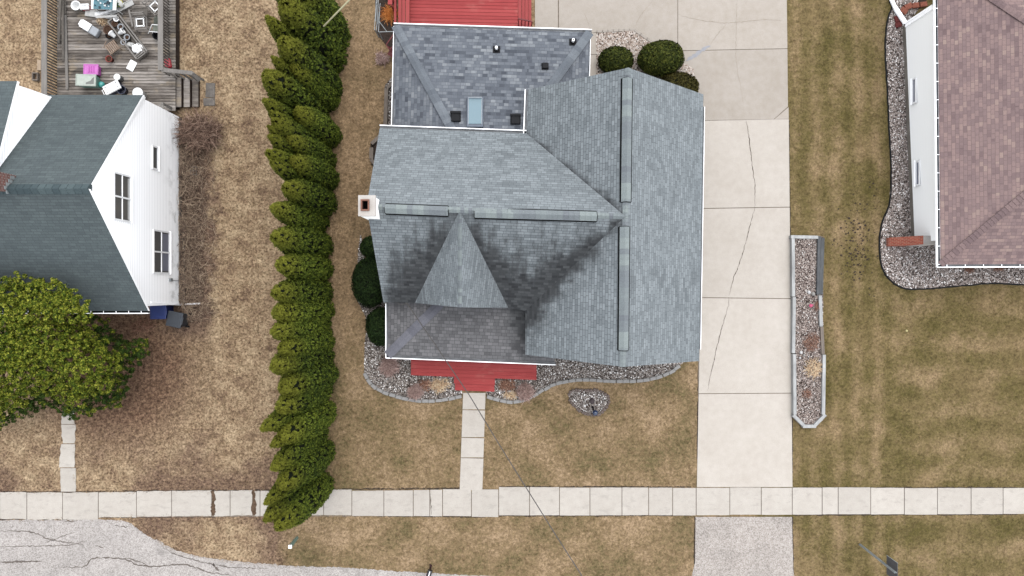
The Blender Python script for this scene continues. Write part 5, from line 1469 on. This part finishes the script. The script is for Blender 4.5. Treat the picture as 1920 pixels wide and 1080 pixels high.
# utility pedestal
t = thing('utility_pedestal', 'pale green utility marker post in the verge near the hedge end', 'post', P(557, 1008))
mb = MB(); mb.bar(P(557, 1008, 0), P(545, 1023.5, 1.25), .13, .13); mb.build('post', plain('pale green plastic', C(132, 158, 142), .6, .3), t)
mb = MB(); mb.rbox(P(544, 1025, 1.3), (.17, .17, .1), .02); mb.build('cap', M_WHITE, t)
# roadside mailbox, mostly below the frame
t = thing('mailbox', 'dark red and black mailbox on a post at the road edge', 'mailbox', P(808, 1060))
mb = MB(); mb.bar(P(808, 1060, 0), P(805.5, 1072, 1.0), .09, .09); mb.bar(P(806, 1058, .6), P(809, 1062, .6), .07, .07); mb.build('post', plain('dark red post', C(58, 26, 28), .7, .2), t)
mb = MB(); c = P(803, 1083, 1.25); L_, rr = .8, .12
prof = [(-rr, 0), (rr, 0), (rr, .1)] + [(rr * math.cos(a), .1 + rr * math.sin(a)) for a in np.linspace(.2, 2.94, 9)] + [(-rr, .1)]
ax = (P(800, 1090, 1.25) - P(806, 1068, 1.25)).normalized(); sxv = Vector((-ax.y, ax.x, 0))
r0 = [c - ax * L_ / 2 + sxv * p[0] + Vector((0, 0, p[1] - .1)) for p in prof]; r1 = [p + ax * L_ for p in r0]
mb.solid(r0, r1); mb.build('box', plain('black enamel', C(34, 34, 38), .4, .5), t)
mb = MB(); mb.bar(c - ax * .37 + Vector((0, 0, .125)), c + ax * .4 + Vector((0, 0, .125)), .03, .012); mb.build('stripe', M_WHITE, t)
mb = MB(); mb.bar(c - ax * .3 + sxv * (-.135) + Vector((0, 0, .02)), c + ax * .1 + sxv * (-.135) + Vector((0, 0, .04)), .02, .1); mb.build('flag', plain('dark red enamel', C(96, 34, 40), .5, .3), t)
# overhead service wire from the porch roof to a street pole
p0 = P(763, 569, 3.75)
pole_b = P(1128, 1180, 0); pole_t = Vector((pole_b.x, pole_b.y, 8.6))
w1 = P(881, 742, 4.2); w2 = P(1090, 1078, 5.8)
pth = [(763, 569, 3.8), (815, 645, 3.75), (880, 741, 3.85), (935, 832, 4.2), (985, 912, 4.8), (1040, 1000, 5.6), (1090, 1078, 6.4)]
path = [P(*p) for p in pth] + [pole_t + Vector((0, 0, -.4))]
sm = []
for i in range(len(path) - 1):
    for t_ in np.linspace(0, 1, 6, endpoint=False): sm.append(path[i].lerp(path[i + 1], t_))
sm.append(path[-1])
mb = MB(); mb.tube(sm, .023, 6); tag(mb.build('overhead_wire', M_WIRE, loc=p0), 'thin dark service wire running from the porch over the front lawn to the street', 'wire')
t = thing('utility_pole', 'wooden utility pole across the verge carrying the service wire', 'pole', pole_b)
mb = MB(); mb.tube([pole_b, pole_t], .16, 10, 0, .11); mb.build('post', M_BARK, t); mb = MB(); mb.box(pole_t - Vector((0, 0, .5)), (2.2, .1, .12)); mb.build('crossarm', M_BARK, t)
mb = MB(); mb.lathe(P(763, 569, 3.65), [(.03, 0), (.03, .25)], 8); mb.tube([P(745, 568, 3.7), P(752, 571, 3.72), P(763, 569, 3.8)], .014, 6); mb.build('wire_bracket', M_WIRE, house)
# guy wire guard over the hedge
mb = MB(); mb.tube([P(607, 49, 5.4), P(655, 0, 7.2), P(720, -66, 9)], .035, 8)
tag(mb.build('guy_wire', M_YEL, loc=P(607, 49)), 'pale yellow guarded guy wire slanting down into the hedge', 'wire')
# wire fence panels and gate frame by the red deck
t = thing('wire_fence', 'grey tube and wire fence end beside the red rear deck', 'fence', P(706, 30))
mb = MB()
mb.bar(P(709.5, 60, 1.0), P(740, 59, 1.0), .03, .03); mb.bar(P(709.5, 60, 1.0), P(711, 40, 1.0), .03, .03); mb.bar(P(711, 40, 1.0), P(726, 60, 1.0), .025, .025); mb.bar(P(711, 40, 1.0), P(712, 22, 1.0), .02, .02)
mb.build('gate_frame', M_GALV, t)
for (x0_, y0_, x1_, y1_, z_) in ((702, 56, 706, -6, 1.2), (706, 57, 710, -6, 1.1), (708.5, 45, 713, 6, 1.0), (704, 40, 708, -6, .8)):
    mb = MB(); mb.bar(P(x0_, y0_, z_), P(x1_, y1_, z_), .025, .025); mb.build('rail', M_GALV, t)
mb = MB()
for px, py in ((702.5, 55), (709.5, 59), (706, 5)): mb.bar((P(px, py, 1.2).x, P(px, py, 1.2).y, 0), P(px, py, 1.2), .04, .04)
mb.build('post', M_GALV, t)
#SPLIT2
# ------------------------------------------------------------------ clutter on the weathered deck
def W(px, py, z): return P(px, py, z)
PL_W = plain('white plastic', C(236, 236, 234, .58), .45, .4, .06, 5)
PL_G = plain('grey translucent plastic', C(176, 180, 184), .5, .4, .08, 5)
PL_MINT = plain('mint green plastic', C(120, 160, 146), .5, .4)
PL_MINTL = plain('pale mint lid', C(196, 204, 192), .5, .4, .12, 5)
PL_PINK = plain('pink plastic', C(206, 88, 190), .5, .4)
PL_PINKL = plain('pink lid', C(222, 120, 208), .5, .4)
PL_RED = plain('red plastic', C(190, 44, 58), .5, .4)
PL_TEAL = plain('teal plastic', C(72, 176, 168), .4, .5)
PL_NAVY = plain('dark navy plastic', C(52, 56, 76), .5, .4)
PL_TER = plain('terracotta plastic', C(140, 62, 48), .7, .3)
PL_BRN = plain('brown pot clay', C(104, 78, 62), .8, .2)
DK = DZ
def round_pot(px, py, rt, rb, h, z0, lab, m, soil=True, cat='flower pot', name='flower_pot', grp=None):
    c = P(px, py, z0 + h); t = thing(name, lab, cat, (c.x, c.y, z0), grp)
    mb = MB(); mb.lathe((c.x, c.y, z0), [(rb, 0), (rt, h - .03), (rt + .02, h - .03), (rt + .02, h), (rt - .015, h), (rt - .03, h - .06), (rb - .01, .03)], 22); mb.build('pot', m, t, True)
    if soil:
        mb = MB(); mb.lathe((c.x, c.y, z0), [(rt - .03, h - .07), (rt - .05, h - .04), (.01, h - .03)], 16); mb.build('soil', M_SOIL, t)
    return t
def tote(px, py, w, d, h, rz, z0, lab, mb_, ml, name='storage_tote', cat='storage box', taper=.86, lidh=.05, deco=None):
    c = P(px, py, z0 + h); t = thing(name, lab, cat, (c.x, c.y, z0))
    m = MB(); m.rbox((c.x, c.y, z0 + (h - lidh) / 2), (w - .04, d - .04, h - lidh), .035, rz, taper=taper); m.build('body', mb_, t)
    m = MB(); m.rbox((c.x, c.y, z0 + h - lidh / 2), (w, d, lidh), .02, rz)
    q = Matrix.Rotation(rz, 4, 'Z')
    for s in (-1, 1):
        m.box(Vector((c.x, c.y, z0 + h + .008)) + q @ Vector((s * (w / 2 - .035), 0, 0)), (.03, d - .06, .02), rz)
        m.box(Vector((c.x, c.y, z0 + h + .008)) + q @ Vector((0, s * (d / 2 - .035), 0)), (w - .1, .03, .02), rz)
    m.build('lid', ml, t)
    return t, c, q
# pots, pails
t = round_pot(141.5, 10, .23, .19, .36, DK, 'empty white round pail in the top left corner of the deck', PL_W, False, 'bucket', 'bucket')
t, c, q = tote(157.5, 12, .46, .30, .36, .05, DK, 'small red cooler with a white lid beside the white pail', PL_RED, PL_W, 'cooler', 'cooler', 1.0, .1)
m = MB(); m.bar(c + Vector((-.12, .02, .02)), c + Vector((.12, .03, .02)), .03, .02); m.build('handle', PL_G, t)
# table with teal tray
t = thing('patio_table', 'white patio table under the teal tray', 'table', P(196, 4, DK))
m = MB(); c = P(195, 2, DK + .7); m.rbox(c, (1.3, .9, .04), .015, -.05); m.build('tabletop', PL_W, t)
for sx_ in (-1, 1):
    for sy_ in (-1, 1): m = MB(); m.tube([c + Vector((sx_ * .5, sy_ * .35, 0)), Vector((c.x + sx_ * .56, c.y + sy_ * .4, DK))], .022, 6); m.build('leg', PL_W, t)
t = thing('tray', 'teal tray crowded with small jars and rings', 'tray', P(193, 3, DK + .73))
m = MB(); c = P(193.5, 3, DK + .75); m.rbox(c, (.98, .80, .05), .012, -.05); m.build('base', plain('dull teal', C(92, 138, 150), .6, .3, .2), t)
m = MB(); m2 = MB()
rr = random.Random(3)
for i in range(34):
    o_ = c + Vector((rr.uniform(-.42, .42), rr.uniform(-.34, .34), .02)); k_ = rr.uniform(.02, .05)
    (m if i % 3 else m2).lathe(o_, [(k_, 0), (k_, .06), (k_ * .6, .06), (k_ * .6, .03)], 9)
m.build('jar', plain('dark teal jar', C(48, 72, 84), .4, .5, .3), t); m2.build('cup', PL_W, t)
t = thing('patterned_bag', 'white and yellow patterned bag next to the teal tray', 'bag', P(216, 4, DK))
m = MB(); c = P(217, 3, DK + .6); bm = bmesh.new(); bmesh.ops.create_icosphere(bm, subdivisions=3, radius=.3); rr = random.Random(8)
for v in bm.verts: v.co = Vector((v.co.x * 1.0, v.co.y * .85, v.co.z * .6)) * (1 + .12 * math.sin(v.co.x * 14 + v.co.y * 9))
m.bm(bm, Matrix.Translation(c - Vector((0, 0, .2))))
g = SG('yellow white green pattern', .8, .2); vo = g.n('ShaderNodeTexVoronoi', {'Vector': g.obj(), 'Scale': 9.0}); r_ = g.xyz(vo.outputs['Color'])[0]
g.col(g.ramp(r_, [(0, C(232, 232, 228)), (.35, C(214, 204, 70)), (.6, C(226, 226, 222)), (.8, C(92, 116, 96))], 'CONSTANT')); m.build('bag', g.m, t, True)
# stacked white lounger slats
LS = [(186, 27, 1.45, .34, -.12, 'lowest long white resin panel in the heap under the table edge'), (206, 23, 1.55, .16, .22, 'white curved resin strip lying across the heap'), (228, 14, 1.35, .30, .45, 'white flat resin panel reaching right from the heap'), (212, 18, 1.3, .10, .42, 'narrow white resin strip in the middle of the heap'), (200, 31, 1.1, .12, .05, 'front white resin strip of the heap')]
for i, (px, py, L_, w_, rz, lab) in enumerate(LS):
    m = MB(); z_ = DK + .12 + .07 * i; c = P(px, py, z_)
    n_ = 7; q = Matrix.Rotation(rz, 4, 'Z')
    for j in range(n_):
        x0_, x1_ = -L_ / 2 + L_ * j / n_, -L_ / 2 + L_ * (j + 1) / n_
        f_ = lambda x: Vector((x, .12 * (x / L_) ** 2 * (2 if i % 2 else 0), .10 * (x / L_) ** 2))
        m.bar(c + q @ f_(x0_), c + q @ f_(x1_), w_, .035)
        if w_ > .25: m.bar(c + q @ (f_(x0_) + Vector((0, w_ / 2 - .02, .025))), c + q @ (f_(x1_) + Vector((0, w_ / 2 - .02, .025))), .035, .03)
    o = m.build('resin_panel', [PL_W, plain('off white resin', C(208, 207, 203), .6, .3)][0] if i % 2 else plain('off white resin', C(208, 207, 203), .6, .3), loc=(c.x, c.y, DK)); tag(o, lab, 'panel', 'white resin panels heaped by the table')
# long grey-white box lying askew
t = thing('storage_tote', 'translucent grey box with a white ribbed lid half across it', 'storage box', P(166, 52, DK))
rz = R(-31); c = P(169, 54, DK + .3); m = MB(); m.rbox(c - Vector((0, 0, .14)), (.86, .44, .28), .06, rz); m.build('body', PL_G, t)
m = MB(); c2 = P(160, 47.5, DK + .34); m.rbox(c2, (.56, .42, .035), .02, rz); m.rbox(c2 + Matrix.Rotation(rz, 4, 'Z') @ Vector((-.26, .0, -.02)), (.22, .3, .05), .02, rz); m.build('lid', PL_W, t)
m = MB()
for k in (-1, 0, 1): m.box(c2 + Matrix.Rotation(rz, 4, 'Z') @ Vector((0, k * .08, .019)), (.26, .018, .006), rz)
m.build('rib', PL_NAVY, t)
# dried wreath and pots
straw('dried_wreath', 193.5, 40, 8, 7, .3, 'tan dried wreath lying by the heap of white panels', M_STRAW, 200, .012, .2); bpy.data.objects['dried_wreath'].location = P(193.5, 40, DK) ; bpy.data.objects['dried_wreath'].location.z = DK
round_pot(201.5, 55.5, .22, .17, .34, DK, 'large brown pot of soil left of the long bench', PL_BRN)
round_pot(204, 66, .17, .13, .10, DK, 'shallow black pot in the shade of the brown pot', M_BLACK)
# bench frame, long grey wooden trough
t = thing('wooden_trough', 'long weathered wooden trough lying diagonally across the deck', 'trough', P(240, 70, DK))
a, b_ = P(213, 34, DK + .3), P(267, 104, DK + .3); d = (b_ - a).normalized(); s_ = Vector((-d.y, d.x, 0)); L_ = (b_ - a).length
hw = .34
for off, nm_, w_ in ((hw, 'side_rail', .07), (hw - .13, 'side_rail', .05), (-hw, 'side_rail', .07)):
    m = MB(); m.bar(a + s_ * off, b_ + s_ * off, w_, .14); m.build(nm_, M_RAIL, t)
m = MB(); 
for k in (.0, .10, .20): m.bar(b_ - d * k + s_ * hw, b_ - d * k - s_ * hw, .05, .08)
m.bar(a + s_ * hw, a - s_ * hw, .06, .12); m.build('end_slat', M_RAIL, t)
m = MB(); m.bar(a - Vector((0, 0, .2)) + s_ * .1, b_ - Vector((0, 0, .2)) + s_ * .1, .24, .03); m.bar(a - Vector((0, 0, .2)) - s_ * .19, b_ - Vector((0, 0, .2)) - s_ * .19, .22, .03); m.build('bottom_board', M_SLAT, t)
for k in (.25, L_ - .3):
    for so_ in (-1, 1): m = MB(); p = a + d * k + s_ * hw * so_ * .9; m.box((p.x, p.y, DK + .12), (.06, .06, .24)); m.build('leg', M_RAIL, t)
for (px, py, r_, h_, lab, mt, so_) in [(217.5, 35, .13, .22, 'white empty pot topmost in the trough', PL_W, False), (214.5, 44, .15, .16, 'brown soil filled pot second from the top of the trough', PL_BRN, True), (225.5, 50, .14, .24, 'grey white pot of soil third along the trough', PL_G, True),
                                   (237.5, 69.5, .14, .22, 'grey white pot of soil near the middle of the trough, farther right', PL_G, True), (231, 79, .13, .22, 'grey white pot of soil on the left edge of the trough', PL_G, True)]:
    round_pot(px, py, r_, r_ * .75, h_, DK + .14, lab, mt, so_, grp='pots along the trough')
for (px, py, rz, lab) in [(227, 60.5, .5, 'white pot tipped on its side inside the trough'), (212, 65.5, 2.4, 'white pot tipped on its side left of the trough')]:
    c = P(px, py, DK + .3); m = MB(); m.lathe((0, 0, 0), [(.09, -.13), (.14, .12), (.155, .12), (.155, .16), (.13, .16), (.11, .05), (.07, -.1)], 18, 0, Matrix.Translation(c) @ Matrix.Rotation(rz, 4, 'Z') @ Matrix.Rotation(R(80), 4, 'Y'))
    tag(m.build('flower_pot', PL_W, smooth=True, loc=(c.x, c.y, DK)), lab, 'flower pot', 'tipped white pots')
def crumple(px, py, z, r, sc_, lab, m_, seed, name='plastic_bag', cat='bag'):
    bm = bmesh.new(); bmesh.ops.create_icosphere(bm, subdivisions=3, radius=r); rr = random.Random(seed)
    ph = [rr.uniform(0, 6) for _ in range(6)]
    for v in bm.verts:
        u = v.co / r; f_ = 1 + .18 * math.sin(5 * u.x + ph[0]) * math.cos(6 * u.y + ph[1]) + .12 * math.sin(11 * u.z + ph[2] + 7 * u.x) + rr.uniform(-.05, .05)
        v.co = Vector((v.co.x * sc_[0], v.co.y * sc_[1], v.co.z * sc_[2])) * f_
    m = MB(); c = P(px, py, z); m.bm(bm, Matrix.Translation(c)); tag(m.build(name, m_, loc=(c.x, c.y, DK)), lab, cat)
crumple(259, 91, DK + .26, .26, (1.1, .95, .6), 'crumpled white plastic bag at the lower end of the trough', PL_W, 4)
crumple(245, 84, DK + .25, .18, (1.2, .7, .5), 'greyer crumpled bag just above the white one in the trough', plain('greyish plastic', C(206, 205, 200), .6, .3), 9)
# slatted teak stool
t = thing('slatted_stool', 'small faded teak slatted seat lying on the deck', 'stool', P(210, 88, DK))
rz = R(36); c = P(210, 88, DK + .32); q = Matrix.Rotation(rz, 4, 'Z')
for k in range(6):
    m = MB(); x_ = -.25 + k * .1; m.rbox(c + q @ Vector((x_, 0, 0)), (.07, .56 - abs(k - 2.5) * .03, .035), .012, rz, seg=1); m.build('slat', M_TEAK, t)
m = MB()
for y_ in (-.25, .25): m.box(c + q @ Vector((0, y_, -.04)), (.62, .045, .045), rz)
m.build('frame', M_TEAK, t)
for x_ in (-.26, .26):
    for y_ in (-.24, .24):
        m = MB(); e = c + q @ Vector((x_, y_, 0)); m.box((e.x, e.y, DK + .15), (.045, .045, .3), rz); m.build('leg', M_TEAK, t)
m = MB(); m.bar(c + q @ Vector((-.3, .1, .0)), c + q @ Vector((-.42, .28, .02)), .03, .03); m.bar(c + q @ Vector((-.3, .28, .0)), c + q @ Vector((-.05, .42, .02)), .03, .03); m.build('arm', M_TEAK, t)
round_pot(203.5, 110, .16, .12, .3, DK, 'small terracotta pot of soil below the teak seat', PL_TER)
# white lid lying flat
m = MB(); c = P(247, 123, DK + .03); m.rbox(c, (.40, .54, .05), .03, R(-28)); m.rbox(c + Vector((0, 0, .03)), (.30, .44, .02), .008, R(-28)); tag(m.build('tote_lid', PL_W, loc=(c.x, c.y, DK)), 'white plastic lid lying on the boards below the trough', 'lid')
# totes near the house
t, c, q = tote(170, 130, .78, .56, .40, -.03, DK, 'bright pink storage tote behind the mint green one', PL_PINK, PL_PINKL)
m = MB()
for k in (-.12, 0, .12): m.box((c.x + .04 + k, c.y, c.z + .012), (.06, .34, .014))
m.build('rib', PL_PINK, t)
t, c, q = tote(160.5, 150, 1.06, .62, .58, -.03, DK, 'large mint green storage tote with a pale lid holding a puddle', PL_MINT, PL_MINTL)
m = MB(); m.prism([(c.x + .0, c.y - .22), (c.x + .42, c.y - .21), (c.x + .44, c.y + .16), (c.x + .34, c.y + .08), (c.x + .25, c.y - .04), (c.x + .02, c.y - .12)], c.z + .001, c.z + .004); m.build('puddle', plain('grey puddle', C(128, 130, 122), .12, .5), t)
def ball(px, py, r, lab, m_, z=None):
    c = P(px, py, DK + r); m = MB(); bm = bmesh.new(); bmesh.ops.create_uvsphere(bm, u_segments=20, v_segments=14, radius=r); m.bm(bm, Matrix.Translation(c)); tag(m.build('ball', m_, smooth=True, loc=(c.x, c.y, DK)), lab, 'ball')
ball(190.5, 158.5, .16, 'teal ball between the mint tote and the white cooler', PL_TEAL)
round_pot(219.5, 145, .15, .17, .34, DK, 'white topped round canister above the white cooler', PL_G, False, 'canister', 'canister')
c = P(219.5, 144.5, DK + .36); m = MB(); m.lathe(c, [(.165, -.02), (.17, .02), (.14, .045), (.02, .05)], 20); o = m.build('lid', PL_W, bpy.data.objects['canister'], True)
t, c, q = tote(209, 163.5, .86, .48, .46, R(27), DK, 'dark navy cooler with a white lid tucked beside the house roof', PL_NAVY, PL_W, 'cooler', 'cooler', .95, .1)
for sx_ in (-.3, .3):
    m = MB()
    for sy_ in (-.13, .13): m.lathe(c + q @ Vector((sx_, sy_, .0)), [(.035, 0), (.035, .012)], 10)
    m.build('cup_holder', M_FASCIA, t)
m = MB(); e = [c + q @ Vector(v) for v in ((-.43, -.15, -.05), (-.52, -.15, -.03), (-.52, .1, -.03), (-.43, .1, -.05))]; m.tube(e, .018, 6); m.build('handle', PL_W, t)
t = round_pot(227, 168, .22, .2, .34, DK, 'dark navy round tub behind the white lidded cooler', PL_NAVY, False, 'tub', 'tub')
c = P(258, 174, DK + .55); m = MB(); m.lathe((c.x, c.y, DK), [(.2, 0), (.24, .5), (.27, .52), (.27, .56), (.02, .58)], 24); tag(m.build('round_bin', PL_W, smooth=True, loc=(c.x, c.y, DK)), 'white round lidded bin half under the roof corner', 'bin')
# metal chairs
def frame_chair(px, py, rz, lab, w=.5, white_sq=True):
    c = P(px, py, DK + .45); q = Matrix.Rotation(rz, 4, 'Z'); t = thing('metal_chair', lab, 'chair', (c.x, c.y, DK), 'metal framed chairs by the right railing')
    V_ = lambda x, y, z: Vector((c.x, c.y, DK)) + q @ Vector((x, y, z))
    m = MB()
    for a_, b__ in (((-w / 2, -w / 2), (w / 2, -w / 2)), ((w / 2, -w / 2), (w / 2, w / 2)), ((w / 2, w / 2), (-w / 2, w / 2)), ((-w / 2, w / 2), (-w / 2, -w / 2))): m.bar(V_(*a_, .45), V_(*b__, .45), .05, .04)
    m.build('seat_frame', M_RAIL, t)
    if white_sq:
        m = MB(); s = w * .30
        for a_, b__ in (((-s * 1.25, -s), (s * 1.25, -s)), ((s, -s * 1.25), (s, s * 1.25)), ((s * 1.25, s), (-s * 1.25, s)), ((-s, s * 1.25), (-s, -s * 1.25))): m.bar(V_(*a_, .52), V_(*b__, .52), .05, .03)
        m.build('seat_support', PL_W, t)
    for sx_ in (-1, 1):
        for sy_ in (-1, 1): m = MB(); m.bar(V_(sx_ * w * .48, sy_ * w * .48, .45), V_(sx_ * w * .55, sy_ * w * .55, .0), .04, .04); m.build('leg', M_RAIL, t)
    m = MB(); m.bar(V_(-w / 2, w / 2, .45), V_(-w / 2 - .02, w / 2 + .1, .85), .04, .04); m.bar(V_(w / 2, w / 2, .45), V_(w / 2 + .02, w / 2 + .1, .85), .04, .04)
    for zz in (.62, .83): m.bar(V_(-w / 2, w / 2 + .08, zz), V_(w / 2, w / 2 + .08, zz), .035, .03)
    m.build('backrest', M_RAIL, t)
frame_chair(264, 43, .06, 'grey framed chair with a white square on its seat, beside the trough', .62)
frame_chair(292, 13, .75, 'dark framed chair with a white square, turned corner on at the railing', .62)
t = thing('folding_chair', 'white tubed folding chair with a grey sling seat at the right railing', 'chair', P(292, 48, DK)); q = Matrix.Rotation(-.1, 4, 'Z'); c = P(293, 46, DK)
m = MB(); m.bar(P(288, 33, DK + .8), P(297, 33, DK + .8), .02, .02)
sl_ = [P(289, 31, DK + .85), P(299, 31, DK + .85), P(299, 46, DK + .45), P(288, 46, DK + .45)]; m.face(sl_); m.face([p - Vector((0, 0, .015)) for p in sl_][::-1])
sl2 = [P(288, 46.5, DK + .45), P(299, 46.5, DK + .45), P(299, 58, DK + .48), P(286, 58, DK + .48)]; m.face(sl2); m.face([p - Vector((0, 0, .015)) for p in sl2][::-1]); m.build('sling', plain('grey green fabric', C(134, 138, 126), .9, .1), t)
m = MB()
for a_, b__ in (((285, 46, .62), (299, 47, .62)), ((285, 46, .62), (278, 63, .02)), ((280, 59, .45), (299, 60.5, .45)), ((286, 60, .45), (287, 66, .02))): m.tube([P(a_[0], a_[1], DK + a_[2]), P(b__[0], b__[1], DK + b__[2])], .02, 6)
m.build('frame', PL_W, t)
round_pot(293, 66, .2, .17, .34, DK, 'black bucket half under the right railing', M_BLACK, False, 'bucket', 'bucket')
# planks leaning inside the left railing
for i, (pa, pb_, w_, za, zb, lab, mt) in enumerate([((122, 28), (126, 168), .14, .7, .66, 'longest grey plank lying along the left railing', M_RAIL), ((117.5, -4), (118.5, 112), .10, .95, .75, 'thin dark plank leaning along the left railing', M_SLAT), ((113, -4), (110, 80), .12, 1.1, .8, 'short dark plank leaning against the left railing slats', M_SLAT), ((121.5, -4), (121.5, 26), .10, .8, .75, 'stub of plank at the top of the left railing', M_SLAT)]):
    m = MB(); a, b_ = P(*pa, za), P(*pb_, zb); m.bar(a, b_, w_, .05); tag(m.build('plank', mt, loc=((a.x + b_.x) / 2, (a.y + b_.y) / 2, DK)), lab, 'plank', 'planks by the left railing')
m = MB(); a, b_ = P(236, 18, DK + .5), P(249, 50, DK + .35); a = P(242, 18, DK + .5); m.bar(a, b_, .09, .05); tag(m.build('plank', M_RAIL, loc=(b_.x, b_.y, DK)), 'grey plank standing beside the chair and the trough', 'plank', 'loose planks on the deck')
m = MB(); a, b_ = P(247, 15, DK + .45), P(276, 14, DK + .4); m.bar(a, b_, .08, .05); a, b_ = P(248, 20, DK + .4), P(277, 22, DK + .4); m.bar(a, b_, .5, .03)
tag(m.build('wooden_pallet', M_SLAT, loc=(b_.x, b_.y, DK)), 'dark wooden slab lying behind the grey framed chair', 'pallet')
# red things behind the railing, block and board at the left
t = thing('red_cushion', 'folded red striped cushion outside the right railing by the stairs', 'cushion', P(313, 118, .3))
m = MB(); c = P(313, 118, .75); m.rbox(c - Vector((0, 0, .25)), (.34, .5, .5), .08, .2); m.build('cushion', PL_RED, t)
t = thing('hollow_block', 'tan hollow concrete block beside the left railing', 'block', P(65, 143)); c = P(65, 143, .2)
m = MB()
for dx_ in (-.13, .13): m.box((c.x + dx_, c.y, .1), (.05, .42, .2))
for dy_ in (-.185, .185): m.box((c.x, c.y + dy_, .1), (.21, .05, .198))
m.build('block', M_TIMBERB, t)
m = MB(); c = P(73, 122, .1); m.box((c.x, c.y, .05), (.2, .55, .1)); tag(m.build('tan_paver', plain('tan block', C(196, 174, 150), .9, .1), loc=(c.x, c.y, 0)), 'tan paving block against the outside of the left railing', 'paver')
# steppers beside the stairs
for i, (px, py, w_, d_, rz, lab) in enumerate([(394, 169, .5, .78, -.04, 'grey stone slab lying just off the deck stairs'), (392, 191, .62, .42, .03, 'lower grey stone slab by the leafless shrub')]):
    m = MB(); c = P(px, py, .05); m.rbox((c.x, c.y, .02), (w_, d_, .07), .02, rz, seg=1); tag(m.build('stepping_stone', plain('weathered slab', C(128, 122, 116), .95, .1, .25, 6), loc=(c.x, c.y, 0)), lab, 'slab', 'slabs by the deck stairs')
t = thing('wire_crate', 'small rusty grid crate in the brush by the white wall', 'crate', P(363, 320)); c = P(363, 320, .25)
m = MB()
for k in (-.15, 0, .15): m.bar((c.x + k, c.y - .22, .25), (c.x + k, c.y + .22, .25), .02, .02); m.bar((c.x - .17, c.y + k * 1.4, .255), (c.x + .17, c.y + k * 1.4, .255), .02, .02)
for sx_ in (-1, 1):
    for sy_ in (-1, 1): m.box((c.x + sx_ * .16, c.y + sy_ * .21, .12), (.03, .03, .25))
m.build('grid', M_TIMBERB, t)
m = MB(); m.box((-17.52, P(0, 500, .1).y, .12), (.12, 4.6, .16)); tag(m.build('timber_sill', M_TIMBERB, loc=(-17.5, 1, 0)), 'old timber along the foot of the white wall in the brush', 'timber')

# ------------------------------------------------------------------ grass
def grass(name, lab, regions, dens, L, w, lift, keepout):
    rg = np.random.default_rng(len(name) + int(dens)); XS, YS = [], []
    for reg in regions:
        w_ = G2(reg); xa = np.array([p[0] for p in w_]); ya = np.array([p[1] for p in w_])
        n = int((xa.max() - xa.min()) * (ya.max() - ya.min()) * dens)
        X = rg.uniform(xa.min(), xa.max(), n); Y = rg.uniform(ya.min(), ya.max(), n); k = in_poly(X, Y, w_)
        for ko in keepout: k &= ~in_poly(X, Y, G2(ko))
        XS.append(X[k]); YS.append(Y[k])
    X = np.concatenate(XS); Y = np.concatenate(YS); n = len(X)
    a = rg.uniform(0, 6.28, n)
    # blades lean together in tufts
    a = np.where(rg.random(n) < .55, 3 * np.sin(X * 2.3 + 1.7 * np.sin(Y * 1.9)) + 2.5 * np.cos(Y * 2.1 + 1.3 * np.sin(X * 1.3)) + rg.normal(0, .5, n), a)
    l = rg.uniform(.5, 1.3, n) * L; el = rg.uniform(.1, 1.0, n) * lift
    d = np.stack([np.cos(a) * np.cos(el), np.sin(a) * np.cos(el), np.sin(el)], 1) * l[:, None]
    s = np.stack([-np.sin(a), np.cos(a), np.zeros(n)], 1) * (rg.uniform(.6, 1.3, n) * w / 2)[:, None]
    b0 = np.stack([X, Y, rg.uniform(.0, .02, n)], 1)
    V = np.stack([b0 - s, b0 + s, b0 + d], 1).reshape(-1, 3); V[:, 2] = np.maximum(V[:, 2], .004)
    o = np_mesh(name, V, np.arange(3 * n).reshape(-1, 3), [M_BLADE]); tag(o, lab, 'grass', kind='stuff')
HOUSE_F = [(735, 60), (1000, 60), (1100, 160), (1300, 190), (1300, 660), (735, 655)]
PAVE = [[(-20, 926), (600, 922.5), (935, 919), (935, 915), (1940, 916), (1940, 963), (935, 964.5), (600, 965), (185, 965), (185, 972), (-20, 972)], [(863, 738), (915, 738), (910, 690), (1000, 690), (905, 922), (862, 922)], [(116, 770), (140, 770), (141, 922), (115, 922)],
        [(1319, 226), (1476.5, 226), (1483.5, 913), (1484, 1100), (1301, 1100), (1308, 680), (1312, 660)], [(1000, -20), (1474, -20), (1478, 226), (1100, 240), (1000, 70)], [(-20, 975)] + road_edge[1:13] + [(905, 1120), (-20, 1120)],
        [(1484, 442), (1546, 442), (1546, 785), (1530, 800), (1506, 800), (1486, 785)], [(100, -20), (333, -20), (380, 140), (380, 200), (330, 210), (338, 590), (280, 590), (280, 210), (100, 200)]] + BEDS + [HOUSE_F, BED_LEAN]
PAVE[1] = [(866, 736), (912, 736), (906, 921), (861, 921)]
grass('dry_grass', 'long dry tan grass of the rough yard between the white house and the hedge', [[(-10, -10), (90, -10), (90, 140), (-10, 140)], [(325, -10), (640, -10), (640, 1060), (325, 1062)], [(-10, 770), (330, 700), (330, 1045), (-10, 980)], [(200, 580), (400, 590), (400, 780), (200, 780)]], 260, .15, .016, .7, PAVE)
grass('short_grass', 'short dry lawn grass around the grey house', [[(600, -10), (760, -10), (760, 660), (600, 660)], [(600, 640), (1310, 660), (1310, 925), (600, 925)], [(520, 962), (1306, 962), (1304, 1085), (520, 1065)]], 330, .085, .013, .8, PAVE)
grass('mown_grass', 'mown olive lawn grass right of the driveway', [[(1476, -10), (1930, -10), (1930, 925), (1484, 925)], [(1484, 960), (1930, 960), (1930, 1085), (1484, 1085)]], 330, .075, .013, .8, PAVE + [[(1690, -60), (2100, -60), (2100, 460), (1700, 460)]])
